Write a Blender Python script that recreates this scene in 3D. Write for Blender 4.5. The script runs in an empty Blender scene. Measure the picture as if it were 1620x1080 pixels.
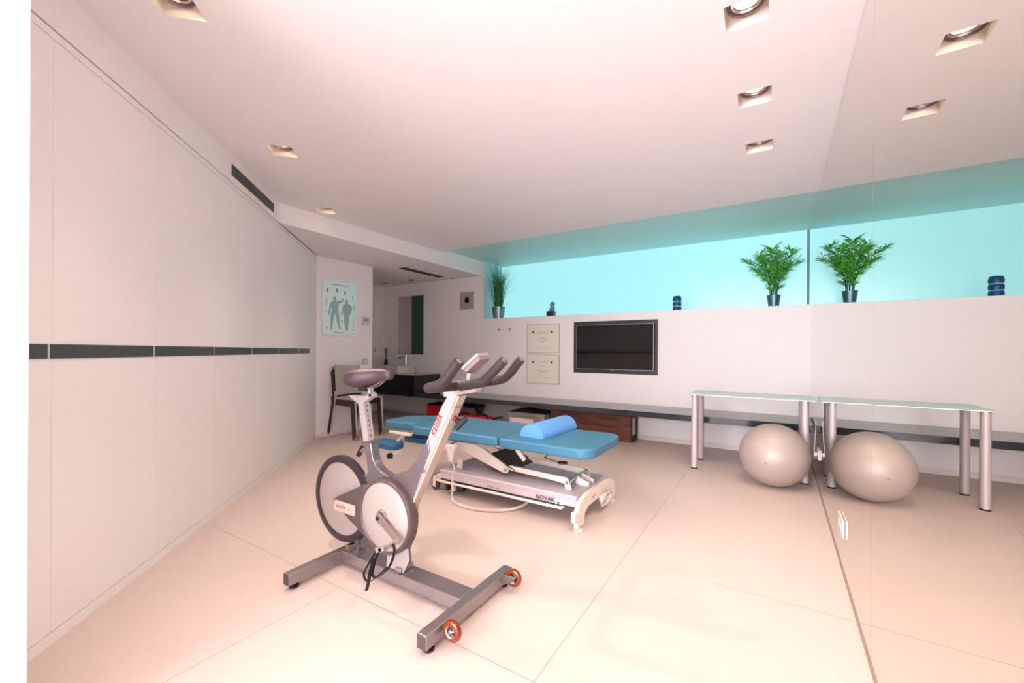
import bpy, bmesh, math, random
from mathutils import Vector, Matrix
random.seed(7)
sc = bpy.context.scene
COL = sc.collection
R = math.radians

# ------------------------------------------------------------------ camera
F_PX, Y0 = 659.05, 555.33
cd = bpy.data.cameras.new('camera'); cam = bpy.data.objects.new('camera', cd); COL.objects.link(cam)
cd.sensor_fit = 'HORIZONTAL'; cd.sensor_width = 36.0
cd.lens = F_PX / 1620 * 36.0
cd.shift_y = (Y0 - 540) / 1620
cd.clip_start = 0.02; cd.clip_end = 100
cam.matrix_world = Matrix.Translation((0, 0, 1.15)) @ Matrix.Rotation(R(32.094), 4, 'Z') @ Matrix.Rotation(R(90), 4, 'X') @ Matrix.Rotation(R(0.345), 4, 'Z')
sc.camera = cam

# ------------------------------------------------------------------ world, light, exposure
w = bpy.data.worlds.new('daylight'); sc.world = w; w.use_nodes = True
bg = w.node_tree.nodes['Background']
bg.inputs[0].default_value = (0.975, 0.945, 0.995, 1); bg.inputs[1].default_value = 7.0
GLASS_STRENGTH = 0.42
SPOT_W = 30.0
SPOT_COL = (1.0, 0.80, 0.66)
# added fill light across the open rear end behind the camera, source unseen
ad = bpy.data.lights.new('rear_fill_light', 'AREA'); ao = bpy.data.objects.new('rear_fill_light', ad); COL.objects.link(ao)
ad.shape = 'RECTANGLE'; ad.size = 3.6; ad.size_y = 2.3; ad.energy = 100; ad.color = (0.975, 0.945, 0.995)
ao.location = (-1.6, -4.5, 1.3); ao.rotation_euler = (R(90), 0, 0)
sc.view_settings.view_transform = 'Standard'; sc.view_settings.look = 'None'
sc.view_settings.gamma = 1.0; sc.view_settings.use_curve_mapping = False
sc.view_settings.exposure = 1.07
sc.cycles.use_denoising = True
sc.cycles.max_bounces = 10; sc.cycles.diffuse_bounces = 6; sc.cycles.glossy_bounces = 6
sc.cycles.transmission_bounces = 8; sc.cycles.sample_clamp_indirect = 6.0
sc.cycles.caustics_reflective = True; sc.cycles.caustics_refractive = False

# ------------------------------------------------------------------ materials
def lin(c):
    return tuple((x / 255 / 12.92) if x / 255 <= 0.04045 else ((x / 255 + 0.055) / 1.055) ** 2.4 for x in c)
MATS = {}
def mat(name, rgb, rough=0.5, metal=0.0, spec=0.5, coat=0.0, noise=0.0, nscale=8.0, bump=0.0, bscale=200.0, emit=None, estr=0.0, trans=0.0, ior=1.45, alpha=1.0):
    if name in MATS: return MATS[name]
    m = bpy.data.materials.new(name); m.use_nodes = True
    nt = m.node_tree; b = nt.nodes['Principled BSDF']
    col = (*lin(rgb), 1)
    b.inputs['Base Color'].default_value = col
    b.inputs['Roughness'].default_value = rough; b.inputs['Metallic'].default_value = metal
    b.inputs['Specular IOR Level'].default_value = spec; b.inputs['Coat Weight'].default_value = coat
    b.inputs['IOR'].default_value = ior; b.inputs['Transmission Weight'].default_value = trans
    b.inputs['Alpha'].default_value = alpha
    if emit:
        b.inputs['Emission Color'].default_value = (*emit, 1); b.inputs['Emission Strength'].default_value = estr
    if noise or bump:
        tc = nt.nodes.new('ShaderNodeTexCoord')
    if noise:
        n = nt.nodes.new('ShaderNodeTexNoise'); n.inputs['Scale'].default_value = nscale; n.inputs['Detail'].default_value = 4
        nt.links.new(tc.outputs['Object'], n.inputs['Vector'])
        mx = nt.nodes.new('ShaderNodeMix'); mx.data_type = 'RGBA'
        mx.inputs['A'].default_value = tuple(c * (1 - noise) for c in col[:3]) + (1,)
        mx.inputs['B'].default_value = tuple(min(1, c * (1 + noise)) for c in col[:3]) + (1,)
        nt.links.new(n.outputs['Fac'], mx.inputs['Factor']); nt.links.new(mx.outputs['Result'], b.inputs['Base Color'])
    if bump:
        n2 = nt.nodes.new('ShaderNodeTexNoise'); n2.inputs['Scale'].default_value = bscale
        nt.links.new(tc.outputs['Object'], n2.inputs['Vector'])
        bp = nt.nodes.new('ShaderNodeBump'); bp.inputs['Strength'].default_value = bump; bp.inputs['Distance'].default_value = 0.002
        nt.links.new(n2.outputs['Fac'], bp.inputs['Height']); nt.links.new(bp.outputs['Normal'], b.inputs['Normal'])
    MATS[name] = m
    return m

M_wall = mat('white_wall_paint', (236, 232, 233), 0.75, noise=0.01, bump=0.03, bscale=300)
M_ceil = mat('white_ceiling_paint', (236, 233, 235), 0.85, noise=0.01, bump=0.03, bscale=300)
M_panel = mat('satin_white_panel', (241, 237, 237), 0.42, spec=0.4, noise=0.01, nscale=2)
M_gap = mat('shadow_gap', (150, 140, 137), 0.8)
M_strip = mat('dark_grey_strip', (66, 74, 78), 0.35)
M_black = mat('gloss_black_lacquer', (14, 16, 20), 0.12, coat=0.3)
M_shelf = mat('charcoal_shelf_laminate', (52, 56, 62), 0.14, coat=0.2)
M_mirror = mat('mirror_silver', (226, 222, 214), 0.0, 1.0)
M_mirror_edge = mat('mirror_edge', (226, 215, 210), 0.4)
M_white_pl = mat('white_plastic', (204, 198, 197), 0.4)
M_chrome = mat('chrome', (210, 208, 210), 0.12, 1.0)
M_steel = mat('satin_steel', (186, 178, 182), 0.32, 1.0)
M_alu = mat('silver_painted_leg', (192, 183, 187), 0.5, 0.3)
M_rubber = mat('black_rubber', (22, 20, 22), 0.6)
M_bike_grey = mat('bike_grey_paint', (122, 113, 119), 0.3, 0.6, coat=0.25, noise=0.03, nscale=30)
M_bike_base = mat('bike_base_grey_paint', (150, 140, 142), 0.26, 0.7, coat=0.4, noise=0.03, nscale=30)
M_bike_dark = mat('bike_guard_dark', (84, 72, 70), 0.4, 0.1)
M_bike_white = mat('bike_white_paint', (160, 152, 152), 0.32)
M_bike_disc = mat('bike_pale_disc', (172, 161, 158), 0.3, 0.15)
M_grip = mat('dark_grip_foam', (44, 34, 36), 0.55, bump=0.1, bscale=600)
M_saddle = mat('saddle_vinyl', (66, 52, 60), 0.42, coat=0.0)
M_amber = mat('amber_urethane', (120, 46, 16), 0.22, coat=0.4)
M_red = mat('red_print', (150, 2, 20), 0.5)
M_orange = mat('orange_print', (196, 84, 50), 0.5)
M_ink = mat('dark_ink', (40, 32, 36), 0.6)
M_vinyl = mat('teal_blue_vinyl', (60, 116, 146), 0.42, noise=0.02, nscale=3, bump=0.06, bscale=500)
M_vinyl_dk = mat('deep_blue_vinyl', (36, 94, 140), 0.42)
M_foam = mat('sky_blue_vinyl', (96, 160, 226), 0.46, bump=0.04, bscale=500)
M_bed_frame = mat('bed_grey_lilac_paint', (196, 182, 190), 0.36, 0.15)
M_bed_cream = mat('bed_cream_paint', (222, 210, 202), 0.4)
M_bed_dark = mat('bed_dark_steel', (70, 66, 62), 0.5, 0.4)
M_ball = mat('silver_ball_vinyl', (170, 156, 150), 0.45, 0.15, coat=0.05, noise=0.02, nscale=6)
M_wood = mat('brown_wood', (96, 54, 38), 0.5)
M_wood_dk = mat('dark_wood', (52, 30, 22), 0.55)
M_redbag = mat('red_nylon', (196, 14, 10), 0.55, bump=0.1, bscale=300)
M_blackfab = mat('black_fabric', (24, 20, 22), 0.8, bump=0.1, bscale=300)
M_greycase = mat('grey_case', (112, 104, 108), 0.5)
M_bin = mat('pale_translucent_plastic', (196, 186, 182), 0.4)
M_card = mat('white_card', (214, 202, 200), 0.6)
M_chair_grey = mat('light_grey_plastic', (172, 166, 160), 0.45)
M_chair_brown = mat('dark_brown_plastic', (58, 42, 40), 0.45)
M_porcelain = mat('white_porcelain', (226, 222, 220), 0.15, coat=0.4)
M_green_glass = mat('dark_green_glass', (30, 78, 60), 0.12, coat=0.4)
M_tan = mat('tan_reeds', (150, 116, 70), 0.7)
M_pot = mat('brushed_zinc', (120, 146, 152), 0.38, 0.8, noise=0.08, nscale=10)
M_pot_teal = mat('teal_metal_pot', (76, 112, 118), 0.4, 0.7, noise=0.08, nscale=10)
M_grass = mat('dark_green_blade', (36, 110, 52), 0.5, noise=0.25, nscale=20)
M_leaf = mat('green_leaf', (96, 190, 66), 0.45, noise=0.3, nscale=25)
M_cane = mat('dark_green_cane', (26, 58, 56), 0.5)
M_soil = mat('soil', (40, 32, 26), 0.9, bump=0.3, bscale=80)
M_navy = mat('navy_blue', (14, 66, 116), 0.45)
M_ltblue = mat('pale_blue_band', (120, 190, 214), 0.5)
M_crystal = mat('smoky_crystal', (120, 160, 168), 0.1, trans=0.5)
M_paper = mat('cream_paper', (230, 223, 214), 0.7)
M_paper_edge = mat('paper_edge_frame', (190, 174, 164), 0.5)
M_seal = mat('grey_seal', (112, 104, 100), 0.7)
M_faint = mat('faint_print', (196, 184, 176), 0.7)
M_poster = mat('pale_aqua_poster', (222, 244, 242), 0.12, coat=0.5)
M_fig = mat('grey_blue_print', (150, 186, 192), 0.5)
M_fig_dk = mat('darker_grey_blue_print', (112, 140, 148), 0.5)
M_screen = mat('black_tv_glass', (12, 11, 14), 0.06, coat=0.2)
M_tvframe = mat('tv_backboard', (58, 52, 56), 0.3)
M_silver = mat('silver_bezel', (150, 144, 150), 0.3, 0.8)
M_lcd = mat('green_display', (110, 190, 170), 0.3)
M_switch = mat('grey_switch', (180, 182, 180), 0.35, 0.3)
M_vent = mat('grey_vent_metal', (104, 106, 104), 0.5, 0.3)
M_vent_dk = mat('dark_vent_slot', (62, 52, 46), 0.7)
M_ring = mat('lamp_ring_metal', (120, 108, 112), 0.3, 0.8)
M_bulb = mat('lamp_face', (255, 240, 220), 0.4, emit=(1.0, 0.68, 0.38), estr=3.2)
M_dark = mat('unlit_lamp', (70, 62, 60), 0.5)
M_picture = mat('grey_glass_picture', (172, 164, 160), 0.15, coat=0.4)
M_picture_dk = mat('dark_flower_print', (84, 88, 84), 0.5)
M_coilcord = mat('cream_cord', (222, 204, 198), 0.5)
M_skirt = mat('white_skirting', (226, 214, 210), 0.45)

M_teal = mat('aqua_niche_tone', (186, 226, 226), 0.5)  # even aqua tone for the niche ceiling and its left side
# frosted aqua window glass lit by the sky behind it
mg = bpy.data.materials.new('frosted_aqua_glass'); mg.use_nodes = True
nt = mg.node_tree; b = nt.nodes['Principled BSDF']
b.inputs['Base Color'].default_value = (*lin((60, 120, 124)), 1); b.inputs['Roughness'].default_value = 0.25
b.inputs['Emission Color'].default_value = (0.44, 0.87, 0.91, 1); b.inputs['Emission Strength'].default_value = GLASS_STRENGTH
M_aqua = mg

# wood grain
nt = M_wood.node_tree; b = nt.nodes['Principled BSDF']
tc = nt.nodes.new('ShaderNodeTexCoord'); mp = nt.nodes.new('ShaderNodeMapping'); mp.inputs['Scale'].default_value = (1.2, 6, 9)
nz = nt.nodes.new('ShaderNodeTexNoise'); nz.inputs['Scale'].default_value = 3; nz.inputs['Detail'].default_value = 8
cr = nt.nodes.new('ShaderNodeValToRGB'); cr.color_ramp.elements[0].color = (*lin((70, 36, 24)), 1); cr.color_ramp.elements[1].color = (*lin((128, 78, 54)), 1)
cr.color_ramp.elements[0].position = 0.3; cr.color_ramp.elements[1].position = 0.75
nt.links.new(tc.outputs['Object'], mp.inputs['Vector']); nt.links.new(mp.outputs['Vector'], nz.inputs['Vector'])
nt.links.new(nz.outputs['Fac'], cr.inputs['Fac']); nt.links.new(cr.outputs['Color'], b.inputs['Base Color'])

# floor: pale slabs with thin joints
M_floor = bpy.data.materials.new('pale_floor_slabs'); M_floor.use_nodes = True
nt = M_floor.node_tree; b = nt.nodes['Principled BSDF']; b.inputs['Roughness'].default_value = 0.42; b.inputs['Specular IOR Level'].default_value = 0.4
tc = nt.nodes.new('ShaderNodeTexCoord'); sx = nt.nodes.new('ShaderNodeSeparateXYZ'); nt.links.new(tc.outputs['Object'], sx.inputs[0])
def mth(op, a, bb=None, c=None):
    n = nt.nodes.new('ShaderNodeMath'); n.operation = op
    for i, v in enumerate((a, bb, c)):
        if v is None: continue
        if isinstance(v, (int, float)): n.inputs[i].default_value = v
        else: nt.links.new(v, n.inputs[i])
    return n.outputs[0]
X, Y = sx.outputs[0], sx.outputs[1]
def seg(v, at, o, lo, hi):
    return mth('MULTIPLY', mth('COMPARE', v, at, 0.0022), mth('MULTIPLY', mth('GREATER_THAN', o, lo), mth('LESS_THAN', o, hi)))
ls = [seg(Y, 1.271, X, -3.1, 0.4), seg(X, -0.70, Y, 1.271, 4.2), seg(X, -1.777, Y, -3, 1.271), seg(X, 0.37, Y, -3, 1.271), seg(Y, 2.30, X, -0.25, 0.6)]
m_ = ls[0]
for l in ls[1:]: m_ = mth('MAXIMUM', m_, l)
nz = nt.nodes.new('ShaderNodeTexNoise'); nz.inputs['Scale'].default_value = 1.5; nz.inputs['Detail'].default_value = 5
nt.links.new(tc.outputs['Object'], nz.inputs['Vector'])
mx = nt.nodes.new('ShaderNodeMix'); mx.data_type = 'RGBA'; mx.inputs['A'].default_value = (*lin((198, 181, 174)), 1); mx.inputs['B'].default_value = (*lin((203, 186, 179)), 1)
nt.links.new(nz.outputs['Fac'], mx.inputs['Factor'])
mx2 = nt.nodes.new('ShaderNodeMix'); mx2.data_type = 'RGBA'; mx2.inputs['B'].default_value = (*lin((160, 140, 132)), 1)
nt.links.new(m_, mx2.inputs['Factor']); nt.links.new(mx.outputs['Result'], mx2.inputs['A']); nt.links.new(mx2.outputs['Result'], b.inputs['Base Color'])

# ------------------------------------------------------------------ mesh builder
ORG = {}
class B:
    def __init__(s): s.bm = bmesh.new()
    def _hex(s, P):
        v = [s.bm.verts.new(p) for p in P]
        for f in ((0, 3, 2, 1), (4, 5, 6, 7), (0, 1, 5, 4), (1, 2, 6, 5), (2, 3, 7, 6), (3, 0, 4, 7)): s.bm.faces.new([v[i] for i in f])
        return s
    def box(s, x0, x1, y0, y1, z0, z1):
        return s._hex([(x0, y0, z0), (x1, y0, z0), (x1, y1, z0), (x0, y1, z0), (x0, y0, z1), (x1, y0, z1), (x1, y1, z1), (x0, y1, z1)])
    def obox(s, c, ax, h):
        c = Vector(c); a, b_, d = [Vector(x).normalized() * k for x, k in zip(ax, h)]
        if a.cross(b_).dot(d) < 0: a = -a
        return s._hex([c - a - b_ - d, c + a - b_ - d, c + a + b_ - d, c - a + b_ - d, c - a - b_ + d, c + a - b_ + d, c + a + b_ + d, c - a + b_ + d])
    def bar(s, p, q, w, t, up=(0, 1, 0)):
        """rectangular bar from p to q: w across (in the plane of up x axis), t along up"""
        p, q = Vector(p), Vector(q); d = q - p; u = Vector(up); u = (u - d.normalized() * u.dot(d.normalized())).normalized(); n = d.cross(u)
        return s.obox((p + q) / 2, (d, u, n), (d.length / 2, t / 2, w / 2))
    def tube(s, pts, r, n=12, caps=True):
        pts = [Vector(p) for p in pts]
        rs = r if isinstance(r, (list, tuple)) else [r] * len(pts)
        rings = []; prev = None
        for i, p in enumerate(pts):
            t = (pts[min(i + 1, len(pts) - 1)] - pts[max(i - 1, 0)]).normalized()
            if prev is None:
                u = t.orthogonal().normalized()
            else:
                u = (prev - t * prev.dot(t)); u = u.normalized() if u.length > 1e-6 else t.orthogonal().normalized()
            prev = u; v = t.cross(u)
            rings.append([s.bm.verts.new(p + (u * math.cos(a) + v * math.sin(a)) * rs[i]) for a in [2 * math.pi * k / n for k in range(n)]])
        for a, b_ in zip(rings, rings[1:]):
            for k in range(n): s.bm.faces.new((a[k], a[(k + 1) % n], b_[(k + 1) % n], b_[k]))
        if caps:
            s.bm.faces.new(rings[0][::-1]); s.bm.faces.new(rings[-1])
        return s
    def cyl(s, p, q, r, r2=None, n=24): return s.tube([p, q], [r, r if r2 is None else r2], n)
    def lathe(s, prof, org=(0, 0, 0), axis='z', n=32, cap=True):
        o = Vector(org); rings = []
        for r, h in prof:
            ring = []
            for k in range(n):
                a = 2 * math.pi * k / n; c, d = r * math.cos(a), r * math.sin(a)
                ring.append(s.bm.verts.new(o + Vector({'z': (c, d, h), 'y': (d, h, c), 'x': (h, c, d)}[axis])))
            rings.append(ring)
        for a, b_ in zip(rings, rings[1:]):
            for k in range(n): s.bm.faces.new((a[k], a[(k + 1) % n], b_[(k + 1) % n], b_[k]))
        if cap:
            s.bm.faces.new(rings[0][::-1]); s.bm.faces.new(rings[-1])
        return s
    def prism(s, poly, plane, d0, d1):
        f = {'xz': lambda a, b_, d: (a, d, b_), 'xy': lambda a, b_, d: (a, b_, d), 'yz': lambda a, b_, d: (d, a, b_)}[plane]
        v0 = [s.bm.verts.new(f(a, b_, d0)) for a, b_ in poly]; v1 = [s.bm.verts.new(f(a, b_, d1)) for a, b_ in poly]
        s.bm.faces.new(v0); s.bm.faces.new(v1[::-1]); n = len(poly)
        for k in range(n): s.bm.faces.new((v0[k], v1[k], v1[(k + 1) % n], v0[(k + 1) % n]))
        return s
    def ball(s, c, r, sc_=(1, 1, 1), u=32, v=16):
        m = Matrix.Translation(c) @ Matrix.Diagonal((r * sc_[0], r * sc_[1], r * sc_[2], 1))
        bmesh.ops.create_uvsphere(s.bm, u_segments=u, v_segments=v, radius=1, matrix=m); return s
    def quad(s, *p):
        s.bm.faces.new([s.bm.verts.new(x) for x in p]); return s
    def loft(s, secs, cap=True):
        rings = [[s.bm.verts.new(p) for p in c] for c in secs]; n = len(rings[0])
        for a, b_ in zip(rings, rings[1:]):
            for k in range(n): s.bm.faces.new((a[k], a[(k + 1) % n], b_[(k + 1) % n], b_[k]))
        if cap:
            s.bm.faces.new(rings[0][::-1]); s.bm.faces.new(rings[-1])
        return s
    def build(s, name, m, parent=None, origin=None, bev=0.0, bseg=2, ang=40, sub=0):
        bm = s.bm
        bmesh.ops.recalc_face_normals(bm, faces=bm.faces)
        if bev:
            es = [e for e in bm.edges if len(e.link_faces) == 2 and e.calc_face_angle(0) > R(35)]
            bmesh.ops.bevel(bm, geom=es, offset=bev, segments=bseg, profile=0.5, affect='EDGES', clamp_overlap=True)
        o = Vector(ORG[parent.name]) if parent else Vector(origin or (0, 0, 0))
        for v in bm.verts: v.co -= o
        me = bpy.data.meshes.new(name); bm.to_mesh(me); bm.free()
        for p in me.polygons: p.use_smooth = True
        me.set_sharp_from_angle(angle=R(ang))
        me.materials.append(m)
        ob = bpy.data.objects.new(name, me); COL.objects.link(ob)
        if parent: ob.parent = parent
        else: ob.location = o
        ORG[ob.name] = tuple(o)
        if bev:
            wn = ob.modifiers.new('weighted', 'WEIGHTED_NORMAL'); wn.keep_sharp = True; wn.weight = 80
        if sub:
            md = ob.modifiers.new('smooth', 'SUBSURF'); md.levels = sub; md.render_levels = sub
        return ob

def thing(name, loc, label, cat, group=None):
    o = bpy.data.objects.new(name, None); COL.objects.link(o); o.location = loc; o.empty_display_size = 0.1
    ORG[o.name] = tuple(loc)
    return tag(o, label, cat, group)
def tag(o, label, cat, group=None):
    o['label'] = label; o['category'] = cat
    if group: o['group'] = group
    return o
def struct(o, kind='structure'):
    o['kind'] = kind; return o
def part_label(o, l): o['label'] = l; return o
def dup(o, delta, label=None, group=None):
    c = o.copy(); COL.objects.link(c); c.location = o.location + Vector(delta)
    if label: c['label'] = label
    if group: c['group'] = group
    def rec(src, dst):
        for ch in list(src.children):
            k = ch.copy(); COL.objects.link(k); k.parent = dst; rec(ch, k)
    rec(o, c)
    return c
def rrect(x0, x1, y0, y1, r, n=6):
    P = []
    rs = r if isinstance(r, (list, tuple)) else [r] * 4
    for (cx, cy, a0, rr) in ((x1, y1, 0, rs[0]), (x0, y1, 90, rs[1]), (x0, y0, 180, rs[2]), (x1, y0, 270, rs[3])):
        sxn = -1 if cx == x1 else 1; syn = -1 if cy == y1 else 1
        for k in range(n + 1):
            a = R(a0 + 90 * k / n)
            P.append((cx + sxn * rr + rr * math.cos(a), cy + syn * rr + rr * math.sin(a)))
    return P
def circ(cx, cz, r, n=40, a0=0, a1=360): return [(cx + r * math.cos(R(a0 + (a1 - a0) * k / n)), cz + r * math.sin(R(a0 + (a1 - a0) * k / n))) for k in range(n + (0 if a1 - a0 == 360 else 1))]
def hull(pts):
    pts = sorted(set(pts))
    def half(ps):
        h = []
        for p in ps:
            while len(h) > 1 and (h[-1][0] - h[-2][0]) * (p[1] - h[-2][1]) - (h[-1][1] - h[-2][1]) * (p[0] - h[-2][0]) <= 0: h.pop()
            h.append(p)
        return h
    a = half(pts); c = half(pts[::-1]); return a[:-1] + c[:-1]
def smooth_path(pts, n=8):
    pts = [Vector(p) for p in pts]; out = []
    for i in range(len(pts) - 1):
        p0 = pts[max(i - 1, 0)]; p1 = pts[i]; p2 = pts[i + 1]; p3 = pts[min(i + 2, len(pts) - 1)]
        for k in range(n):
            t = k / n
            out.append(0.5 * ((2 * p1) + (p2 - p0) * t + (2 * p0 - 5 * p1 + 4 * p2 - p3) * t * t + (3 * p1 - p0 - 3 * p2 + p3) * t ** 3))
    out.append(pts[-1]); return out
def text(body, size, name, m, parent, pos, xdir, ydir, ext=0.0006, shear=0.0, bold=0.0, sx=1.0):
    """lettering as a thin mesh; pos is its centre, xdir the reading direction, ydir up"""
    cu = bpy.data.curves.new('letters', 'FONT'); cu.body = body; cu.size = size; cu.extrude = ext; cu.align_x = 'CENTER'; cu.align_y = 'CENTER'
    cu.shear = shear; cu.space_character = 1.08; cu.offset = bold; cu.resolution_u = 3
    t = bpy.data.objects.new('letters', cu); COL.objects.link(t)
    bpy.context.view_layer.update()
    me = bpy.data.meshes.new_from_object(t.evaluated_get(bpy.context.evaluated_depsgraph_get()))
    bpy.data.objects.remove(t); bpy.data.curves.remove(cu)
    xd = Vector(xdir).normalized(); yd = Vector(ydir); yd = (yd - xd * yd.dot(xd)).normalized(); zd = xd.cross(yd)
    M = Matrix((xd, yd, zd)).transposed().to_4x4(); M.translation = Vector(pos) - Vector(ORG[parent.name])
    me.transform(M @ Matrix.Diagonal((sx, 1, 1, 1))); me.name = name; me.materials.clear(); me.materials.append(m)
    o = bpy.data.objects.new(name, me); COL.objects.link(o); o.parent = parent; ORG[o.name] = ORG[parent.name]
    return o

# ------------------------------------------------------------------ room dimensions
ZC, ZS, ZR, ZW = 2.576, 2.387, 2.622, 1.680          # ceiling, soffit, niche ceiling, sill
YB, YC, YG = 5.561, 4.541, 6.10                        # back wall, ceiling edge, window glass
XP, XS, XN = -5.053, -4.07, -4.045                     # poster wall, soffit face, niche left side
XA = -6.42
PH = R(43.55); DL = Vector((-math.sin(PH), math.cos(PH), 0)); NL = Vector((math.cos(PH), math.sin(PH), 0)); PW = Vector((XP, 3.248, 0))
def W(s, off, z): return PW - DL * s + NL * off + Vector((0, 0, z))
TM = math.tan(R(0.5647)); XM0 = 0.290
def XM(y): return XM0 + TM * y

# ------------------------------------------------------------------ structure
o = struct(B().quad((-6.6, -4.6, 0), (0.6, -4.6, 0), (0.6, 6.3, 0), (-6.6, 6.3, 0)).build('floor', M_floor))

# lights in the ceiling: centre, angle of the square opening
LIGHTS = [(-0.090, 3.352, 0.56), (-0.096, 2.690, 0.56), (-0.104, 2.005, 0.56), (-0.108, 1.32, 0.56), (-2.997, 1.656, 43.5), (-3.897, 2.600, 43.5), (-2.10, 0.712, 43.5)]
HS = 0.081
def square(cx, cy, a, h=HS):
    c, s_ = math.cos(R(a)), math.sin(R(a))
    return [(cx + c * i * h - s_ * j * h, cy + s_ * i * h + c * j * h) for i, j in ((-1, -1), (1, -1), (1, 1), (-1, 1))]
bm = bmesh.new()
def loop(pts, z):
    v = [bm.verts.new((x, y, z)) for x, y in pts]
    return [bm.edges.new((v[i], v[(i + 1) % len(v)])) for i in range(len(v))]
ed = loop([(-4.3, -4.6), (0.6, -4.6), (0.6, YC), (-4.3, YC)], ZC)
for x, y, a in LIGHTS: ed += loop(square(x, y, a), ZC)
bmesh.ops.triangle_fill(bm, edges=ed, use_beauty=True, use_dissolve=False)
bb = B(); bb.bm = bm
bb.quad((-4.3, YC, ZC), (0.6, YC, ZC), (0.6, YC, ZC + 0.3), (-4.3, YC, ZC + 0.3))
bb.quad((-4.3, -4.6, ZC + 0.3), (0.6, -4.6, ZC + 0.3), (0.6, YC, ZC + 0.3), (-4.3, YC, ZC + 0.3))
o = struct(bb.build('ceiling', M_ceil, ang=20))
for p in o.data.polygons: p.use_smooth = False
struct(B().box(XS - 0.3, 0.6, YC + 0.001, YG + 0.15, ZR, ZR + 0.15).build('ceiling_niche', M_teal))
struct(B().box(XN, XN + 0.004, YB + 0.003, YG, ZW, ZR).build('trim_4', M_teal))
# lowered ceiling with the slot vent over the alcove
struct(B().prism([(XS, 2.205), (XS, YB + 0.0), (XA - 0.2, YB + 0.0), (XA - 0.2, 3.0), (-4.9, 3.0)], 'xy', ZS, ZR + 0.1).build('ceiling_alcove', M_ceil))

# back wall with the long window niche
bk = B().box(XA - 0.2, 0.75, YB, YG + 0.2, -0.02, ZW).box(XA - 0.2, XN, YB, YG + 0.2, ZW, ZR + 0.15)
struct(bk.build('wall_back', M_wall, bev=0.004))
struct(B().box(XN, 0.75, YG, YG + 0.02, ZW - 0.0, ZR).build('window_1', M_aqua))
struct(B().box(XM(YG) - 0.012, XM(YG) - 0.001, YG - 0.012, YG - 0.0005, ZW, ZR).build('trim_5', mat('grey_window_edge', (96, 120, 122), 0.5)))
# skirting on the back wall
struct(B().box(XA, XM(YB), YB - 0.012, YB, 0, 0.045).box(XA, XM(YB), YB - 0.006, YB, 0.049, 0.058).build('baseboard_back', M_skirt, bev=0.002))
# alcove walls
struct(B().box(XA - 0.2, XA, 3.0, YB, 0, ZS).build('wall_alcove', M_wall))
struct(B().box(XP - 0.16, XP, 3.0, 4.146, 0, ZS).box(XA, XP - 0.1, 3.0, 3.1, 0, ZS).build('wall_poster', M_wall, bev=0.003))
struct(B().box(XP, XP + 0.01, 3.262, 4.15, 0, 0.045).build('baseboard_poster', M_skirt, bev=0.002))
# door in the alcove side wall
d1 = struct(B().box(XA, XA + 0.012, 4.55, 5.40, 0.0, 2.1).build('door_1', M_panel, bev=0.002))
hb = B().cyl((XA + 0.012, 5.31, 1.15), (XA + 0.03, 5.31, 1.15), 0.03).tube(smooth_path([(XA + 0.03, 5.31, 1.15), (XA + 0.06, 5.31, 1.15), (XA + 0.065, 5.26, 1.15), (XA + 0.065, 5.2, 1.15)]), 0.011)
hb.build('door_handle', M_steel, d1)

# left wall of satin panels
lw = B()
def wbox(bd, s0, s1, o0, o1, z0, z1):
    return bd.obox(W((s0 + s1) / 2, (o0 + o1) / 2, (z0 + z1) / 2), (DL, NL, (0, 0, 1)), (abs(s1 - s0) / 2, abs(o1 - o0) / 2, (z1 - z0) / 2))
seams = [0.0, 0.745, 1.377, 2.008, 2.640, 3.271, 3.902, 4.3]
for a, c in zip(seams, seams[1:]):
    wbox(lw, a + 0.0008 if a else 0, c - 0.0008, -0.03, 0, 0.050, 2.344)
wbox(lw, 0, 4.3, -0.03, 0.0, 0.0, 0.047)
wbox(lw, 0, 4.3, -0.03, 0.0, 2.3475, 2.378)
wbox(lw, -0.1, 4.3, -0.2, 0.0, ZS, ZC + 0.05)
struct(lw.build('wall_left', M_panel, ang=30))
struct(wbox(B(), -0.1, 4.3, -0.12, -0.0302, 0, ZS).build('trim_2', M_gap))
st = B()
sd = [0.319, 0.767, 1.405, 2.037, 2.662, 3.293, 3.921, 4.3]
for a, c in zip(sd, sd[1:]): wbox(st, a + 0.004, c - 0.004, 0.0, 0.003, 1.110, 1.1665)
struct(st.build('trim_1', M_strip))
sv = B()
for a in sd[1:-1]: wbox(sv, a - 0.0038, a + 0.0038, 0.0, 0.004, 1.110, 1.1665)
struct(sv.build('trim_3', M_white_pl))
# wall end close to the camera on the left, and the rest of the shell behind the camera
struct(B().box(-2.75, -1.75, -0.6, 0.268, 0, ZC + 0.05).build('wall_near', M_wall, bev=0.004))
# right wall carrying the mirrors
rw = B().prism([(XM(-4.6) + 0.008, -4.6), (XM(6.3) + 0.008, 6.3), (0.75, 6.3), (0.75, -4.6)], 'xy', 0, ZR + 0.15)
struct(rw.build('wall_right', M_gap))
struct(B().prism([(XM(-4.6) - 0.005, -4.6), (XM(YB) - 0.005, YB), (XM(YB) + 0.02, YB), (XM(-4.6) + 0.02, -4.6)], 'xy', 0, 0.006).build('baseboard_right', mat('brown_edge_strip', (150, 128, 118), 0.5)))

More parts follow.
